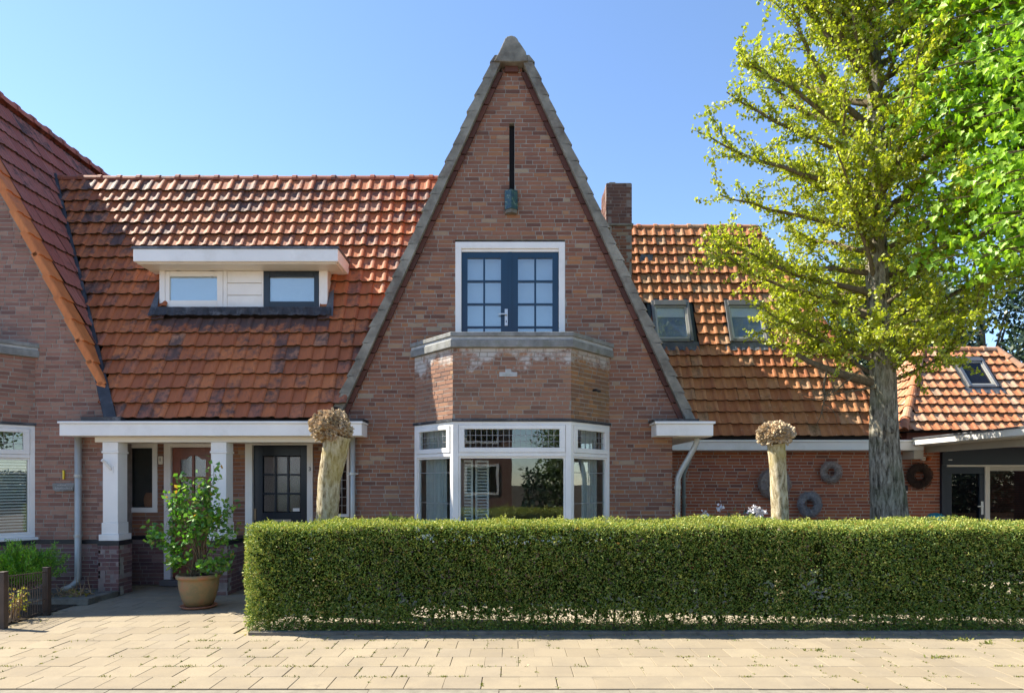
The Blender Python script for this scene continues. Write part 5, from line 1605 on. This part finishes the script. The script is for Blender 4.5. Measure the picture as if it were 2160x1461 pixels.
# ================================================================== potted plant
PX, PY = -3.99, -1.10
pp = thing('potted_shrub', 'leafy green shrub in algae-stained terracotta pot on the entry path', 'potted plant', (PX, PY, 0))
MB().lathe([(.0, .035), (.165, .035), (.20, .12), (.232, .25), (.240, .34), (.238, .372), (.262, .378), (.268, .40), (.258, .425), (.238, .428), (.225, .40), (.0, .385)], PX, PY, 40).build('pot', M['pot'], pp, smooth=True)
MB().lathe([(.0, .004), (.195, .004), (.222, .03), (.215, .036), (.19, .02), (.0, .016)], PX, PY, 36).build('saucer', M['terracotta'], pp, smooth=True)
MB().lathe([(.222, .398), (.1, .405), (.0, .40)], PX, PY, 24).build('soil', M['soil'], pp)
tb = Tubes(); C = []; D = []
tg = [(-.62, 0, 1.02), (-.52, -.1, .92), (-.40, .05, 1.05), (-.30, -.1, .80), (-.25, .1, 1.25), (-.28, -.1, 1.45), (-.22, 0, 1.68), (-.10, -.15, 1.55), (0, .1, 1.50), (.12, -.1, 1.62), (.16, .05, 1.78), (.10, 0, 1.40),
      (.28, -.05, 1.35), (.40, 0, 1.28), (.22, -.15, 1.15), (.44, .05, 1.02), (.36, -.1, .92), (.05, -.2, 1.25), (-.12, .15, 1.10), (.30, .1, .62), (.18, -.15, .56), (.38, -.05, .55), (-.20, -.2, .66), (-.34, -.05, .62), (-.05, -.2, .98), (.12, .2, 1.2), (-.38, .1, 1.35), (.05, -.1, 1.05)]
for t in tg:
    e = np.array([PX, PY, 0]) + np.array(t); s = np.array([PX + rng.uniform(-.05, .05), PY + rng.uniform(-.05, .05), .40])
    u = np.linspace(0, 1, 8)[:, None]
    q = s + (e - s) * u; q[:, 2] = s[2] + (e[2] - s[2]) * (u[:, 0] ** .75); q += nr.normal(size=q.shape) * .012
    tb.add(q, np.linspace(.010, .003, 8), 6)
    for k in range(64):
        f = rng.uniform(.62, 1.03); j = min(6, int(f * 7)); c = q[j] + (q[j + 1] - q[j]) * (f * 7 - j)
        d = nr.normal(size=3) + np.array([0, -.25, -.15]); d /= np.linalg.norm(d)
        C.append(c + nr.normal(size=3) * np.array([.055, .055, .045])); D.append(d)
tb.build('stems', 'bark_branch', pp)
C = np.array(C); D = np.array(D); n = len(C)
foliage('foliage', 'hibiscus', pp, C, D, nr.uniform(.045, .09, n), nr.uniform(.032, .06, n), .42)

# ================================================================== front garden on the left
cf = thing('conifer_shrub', 'feathery bright green conifer shrub behind the low wire fence', 'shrub', (-6.55, -.85, 0))
tb = Tubes(); C = []; D = []
for i in range(70):
    a = rng.uniform(0, 2 * math.pi); el = rng.uniform(.15, 1.3); L = rng.uniform(.35, .62)
    d = np.array([math.cos(a) * math.cos(el), math.sin(a) * math.cos(el), math.sin(el)])
    q, _ = wander((-6.50 + rng.uniform(-.15, .15), -.85 + rng.uniform(-.12, .12), .22), d, L, 6, .08, .03)
    tb.add(q, np.linspace(.008, .002, 7), 5)
    for k in range(240):
        f = rng.uniform(.35, 1) * 6; j = min(5, int(f)); c = q[j] + (q[j + 1] - q[j]) * (f - j)
        fw = q[j + 1] - q[j]; fw /= np.linalg.norm(fw); dd = fw * .9 + nr.normal(size=3) * .55
        C.append(c + nr.normal(size=3) * .022); D.append(dd / np.linalg.norm(dd))
tb.build('stems', 'bark_branch', cf)
C = np.array(C); D = np.array(D); foliage('foliage', 'conifer', cf, C, D, nr.uniform(.03, .06, len(C)), nr.uniform(.007, .013, len(C)))
yl = thing('golden_shrub', 'small cut-back shrub with yellow-green leaves behind the fence corner', 'shrub', (-5.80, -1.95, 0))
tb = Tubes(); C = []; D = []
for i in range(22):
    q, _ = wander((-5.82 + rng.uniform(-.14, .14), -1.95 + rng.uniform(-.12, .12), 0), (rng.uniform(-.25, .25), rng.uniform(-.25, .25), 1), rng.uniform(.18, .36), 4, .08, .05)
    tb.add(q, np.linspace(.012, .007, 5), 6)
    for k in range(16): C.append(q[rng.randint(2, 4)] + nr.normal(size=3) * .035); D.append(unit(1)[0])
tb.build('stems', 'dry', yl)
C = np.array(C); foliage('foliage', 'yellow_leaf', yl, C, np.array(D), nr.uniform(.03, .06, len(C)), nr.uniform(.02, .035, len(C)))

fe = thing('wire_fence', 'low brown wire mesh fence with square posts around the front garden', 'fence', (-5.55, -2.3, 0))
posts = [(-5.535, -2.30, .61), (-5.60, -1.55, .56), (-7.2, -2.30, .6), (-8.9, -2.30, .6)]
for x, y, h in posts: MB().box(x - .032, x + .032, y - .032, y + .032, -.02, h).box(x - .036, x + .036, y - .036, y + .036, h, h + .012).build('post', M['rust'], fe, bevel=.004)
def mesh_panel(a, b, h0, h1):
    mb = MB(); A, B = np.array(a), np.array(b); L = np.linalg.norm(B - A); n = int(L / .042)
    for i in range(1, n):
        p = A + (B - A) * i / n; h = h0 + (h1 - h0) * i / n
        mb.tube([(p[0], p[1], .06), (p[0], p[1], h)], .0036, 4, cap=False)
    for f in (.10, .36, .64, .97):
        mb.tube([(A[0], A[1], h0 * f), (B[0], B[1], h1 * f)], .0065 if f > .9 else .004, 5)
    mb.build('wire_panel', M['rust'], fe)
mesh_panel((-5.535, -2.30), (-5.60, -1.55), .58, .53); mesh_panel((-7.2, -2.30), (-5.535, -2.30), .57, .57); mesh_panel((-8.9, -2.30), (-7.2, -2.30), .57, .57)

kb_ = thing('bed_kerb', 'low grey concrete kerb around the dry bed at the brick wall', 'kerb', (-6.2, -.5, 0))
MB().box(-7.1, -5.52, -.92, -.80, -.02, .075).build('kerb_front', M['concrete_dark'], kb_, bevel=.008)
MB().box(-5.64, -5.52, -.80, -.26, -.02, .073).build('kerb_side', M['concrete_dark'], kb_, bevel=.008)
MB().box(-7.1, -5.64, -.80, -.012, -.02, .05).build('bed_fill', M['concrete_dark'], kb_)
ds = thing('dry_plant', 'dead dry stalks lying in the bed below the downpipe', 'plant', (-5.95, -.5, .05))
tb = Tubes()
for i in range(46):
    p = (-5.98 + rng.gauss(0, .13), -.52 + rng.gauss(0, .09), .055)
    d = (rng.uniform(-1, 1), rng.uniform(-.8, .8), rng.uniform(-.02, .55) if i > 5 else 1.3)
    q, _ = wander(p, d, rng.uniform(.08, .2) if i > 5 else rng.uniform(.2, .3), 4, .15, -.02); q[:, 2] = np.maximum(q[:, 2], .056)
    tb.add(q, np.linspace(.006, .003, 5), 5)
tb.build('stalks', 'dry', ds)
C = np.stack([nr.normal(-5.95, .15, 60), nr.normal(-.5, .1, 60), nr.uniform(.055, .09, 60)], 1)
foliage('dead_leaves', 'yellow_leaf', ds, C, unit(60), .05, .03)

# ================================================================== behind the hedge
rh = thing('flowering_shrub', 'dark green shrub with white blossoms just above the hedge before the wing', 'shrub', (2.95, -1.15, 0))
tb = Tubes(); C = []; D = []; FC = []
for i in range(26):
    e = np.array([2.95 + rng.uniform(-.5, .45), -1.15 + rng.uniform(-.25, .25), rng.uniform(.75, 1.22)])
    s = np.array([2.95, -1.15, 0.0]); u = np.linspace(0, 1, 5)[:, None]; q = s + (e - s) * u; tb.add(q, np.linspace(.014, .005, 5), 5)
    for k in range(34):
        C.append(e + nr.normal(size=3) * np.array([.1, .08, .05]) - np.array([0, 0, .05])); D.append(unit(1)[0])
tb.build('stems', 'bark_branch', rh)
C = np.array(C); foliage('foliage', 'dark_leaf', rh, C, np.array(D), nr.uniform(.05, .09, len(C)), nr.uniform(.02, .035, len(C)))
for (x, z) in ((2.62, 1.27), (3.06, 1.265), (3.11, 1.23), (3.0, 1.215), (3.16, 1.20), (2.42, 1.18), (3.09, 1.175)):
    c = np.array([x, -1.2, z]); m_ = 26
    foliage('blossom', 'petal', rh, c + nr.normal(size=(m_, 3)) * .018, unit(m_), .04, .032)
bn = thing('garden_bin', 'dark round bin with teal domed lid peeping over the hedge', 'bin', (7.0, 1.4, 0))
MB().lathe([(.0, 0), (.20, 0), (.23, .9), (.235, .93), (.0, .93)], 7.0, 1.4, 24).build('body', M['navy'], bn, smooth=True)
MB().lathe([(.16, .93), (.155, .97), (.13, 1.03), (.08, 1.07), (.0, 1.085)], 7.04, 1.4, 24).build('lid', M['teal'], bn, smooth=True)

# ================================================================== moss and weeds in the paving joints
C = []; D = []; L = []
def tuft(x, y, n, s, h):
    for k in range(n):
        C.append((x + rng.gauss(0, s), y + rng.gauss(0, s * .35), -.006)); d = np.array([rng.gauss(0, .6), rng.gauss(0, .6), rng.uniform(.35, 1.2)]); D.append(d / np.linalg.norm(d)); L.append(rng.uniform(.35, 1) * h)
for r in range(-5, 3):
    yj = -2.525 + r * .3
    x = -6.0
    while x < 5.8:
        x += rng.expovariate(4.0 if yj < -2.6 else 1.0)
        if r > 0 and x > -3: break
        w = .5 + .5 * math.sin(x * 1.1 + r * 2.1)
        if rng.random() < .35 + .55 * w: tuft(x, yj, rng.randint(8, 34), rng.uniform(.012, .06), .026)
    for c in range(-22, 20):
        xj = c * .3 + .21 + (.15 if r % 2 else 0.0)
        if r < 1 and rng.random() < .45:
            for k in range(rng.randint(1, 4)):
                C0 = len(C); tuft(xj, yj - rng.uniform(0, .3), rng.randint(4, 14), .007, .024)
for x, y in ((4.55, -2.80), (4.7, -2.95), (3.6, -2.78), (5.1, -2.85), (3.85, -3.45), (2.9, -3.2), (4.9, -3.3)): tuft(x, y, 30, .05, .05)
C = np.array(C); D = np.array(D); L = np.array(L)
o = foliage('joint_moss', 'moss', None, C, D, L, L * .42)
setp(o, 'low moss and weeds growing in the paving joints', 'moss', kind='stuff')
# fallen leaves and grit along the hedge foot
n = 260
C = np.stack([nr.uniform(-2.8, 5.5, n), nr.normal(-2.60, .04, n), np.full(n, .006)], 1)
D = unit(n); D[:, 2] *= .15; D /= np.linalg.norm(D, axis=1)[:, None]
setp(foliage('leaf_litter', 'yellow_leaf', None, C, D, nr.uniform(.012, .035, n), nr.uniform(.008, .02, n)), 'brown leaf litter along the foot of the hedge', 'leaves', kind='stuff')

# ================================================================== across the street (seen only as reflections)
op = thing('opposite_house', 'brick terrace house across the street', 'house', (-6, -26, 0))
MB().box(-12, 0, -32, -26, -.1, 5.6).build('wall', M['brick_left'], op)
MB().add([(-12.3, -25.6, 5.5), (.3, -25.6, 5.5), (.3, -29, 9.0), (-12.3, -29, 9.0), (-12.3, -32.4, 5.5), (.3, -32.4, 5.5)], [(0, 1, 2, 3), (3, 2, 5, 4), (1, 5, 2), (0, 3, 4)]).build('roof', M['tile'], op)
for i in range(4):
    for z0, z1 in ((.9, 2.5), (3.6, 5.1)):
        x = -11.5 + i * 3.0
        w = MB(); bars(w, Frame((x + 1.8, -25.98), (x, -25.98)), 0, 1.8, z0, z1, .12, -.05, .02); wo = w.build('window', M['white'], op)
        pane(wo, Frame((x + 1.8, -25.98), (x, -25.98)), .12, 1.68, -.01, z0 + .12, z1 - .12, 'glass_dark')
bg_tree(-4.5, -21.5, 6.0, 2.0, 'leafy street tree before the house across the road', 'lime_leaf', 7000, .16, 'street trees across the road')
bg_tree(8.5, -22.0, 6.0, 2.6, 'wide leafy street tree across the road, away from the house', 'lime_leaf', 7000, .16, 'street trees across the road')
bg_tree(3.0, -22.5, 5.2, 2.0, 'small leafy street tree beside the house across the road', 'lime_leaf', 6000, .16, 'street trees across the road')
for i_, (x_, y_, h_, lab) in enumerate(((14.0, -25.0, 8.0, 'broad park tree across the road facing the wing'), (20.5, -27.0, 9.5, 'tall park tree across the road facing the carport'), (28.0, -26.0, 9.0, 'park tree across the road beyond the tall one'))):
    bg_tree(x_, y_, h_, 3.4, lab, 'lime_leaf', 8000, .3, 'park trees across the road')
sh = thing('park_hedge', 'long dark hedge across the road', 'hedge', (16, -22, 0))
n = 14000
foliage('needles', 'dark_leaf', sh, np.stack([nr.uniform(.5, 36, n), nr.uniform(-23, -22, n), nr.uniform(-.1, 2.2, n)], 1), unit(n), nr.uniform(.2, .35, n), nr.uniform(.12, .2, n))['kind'] = 'stuff'
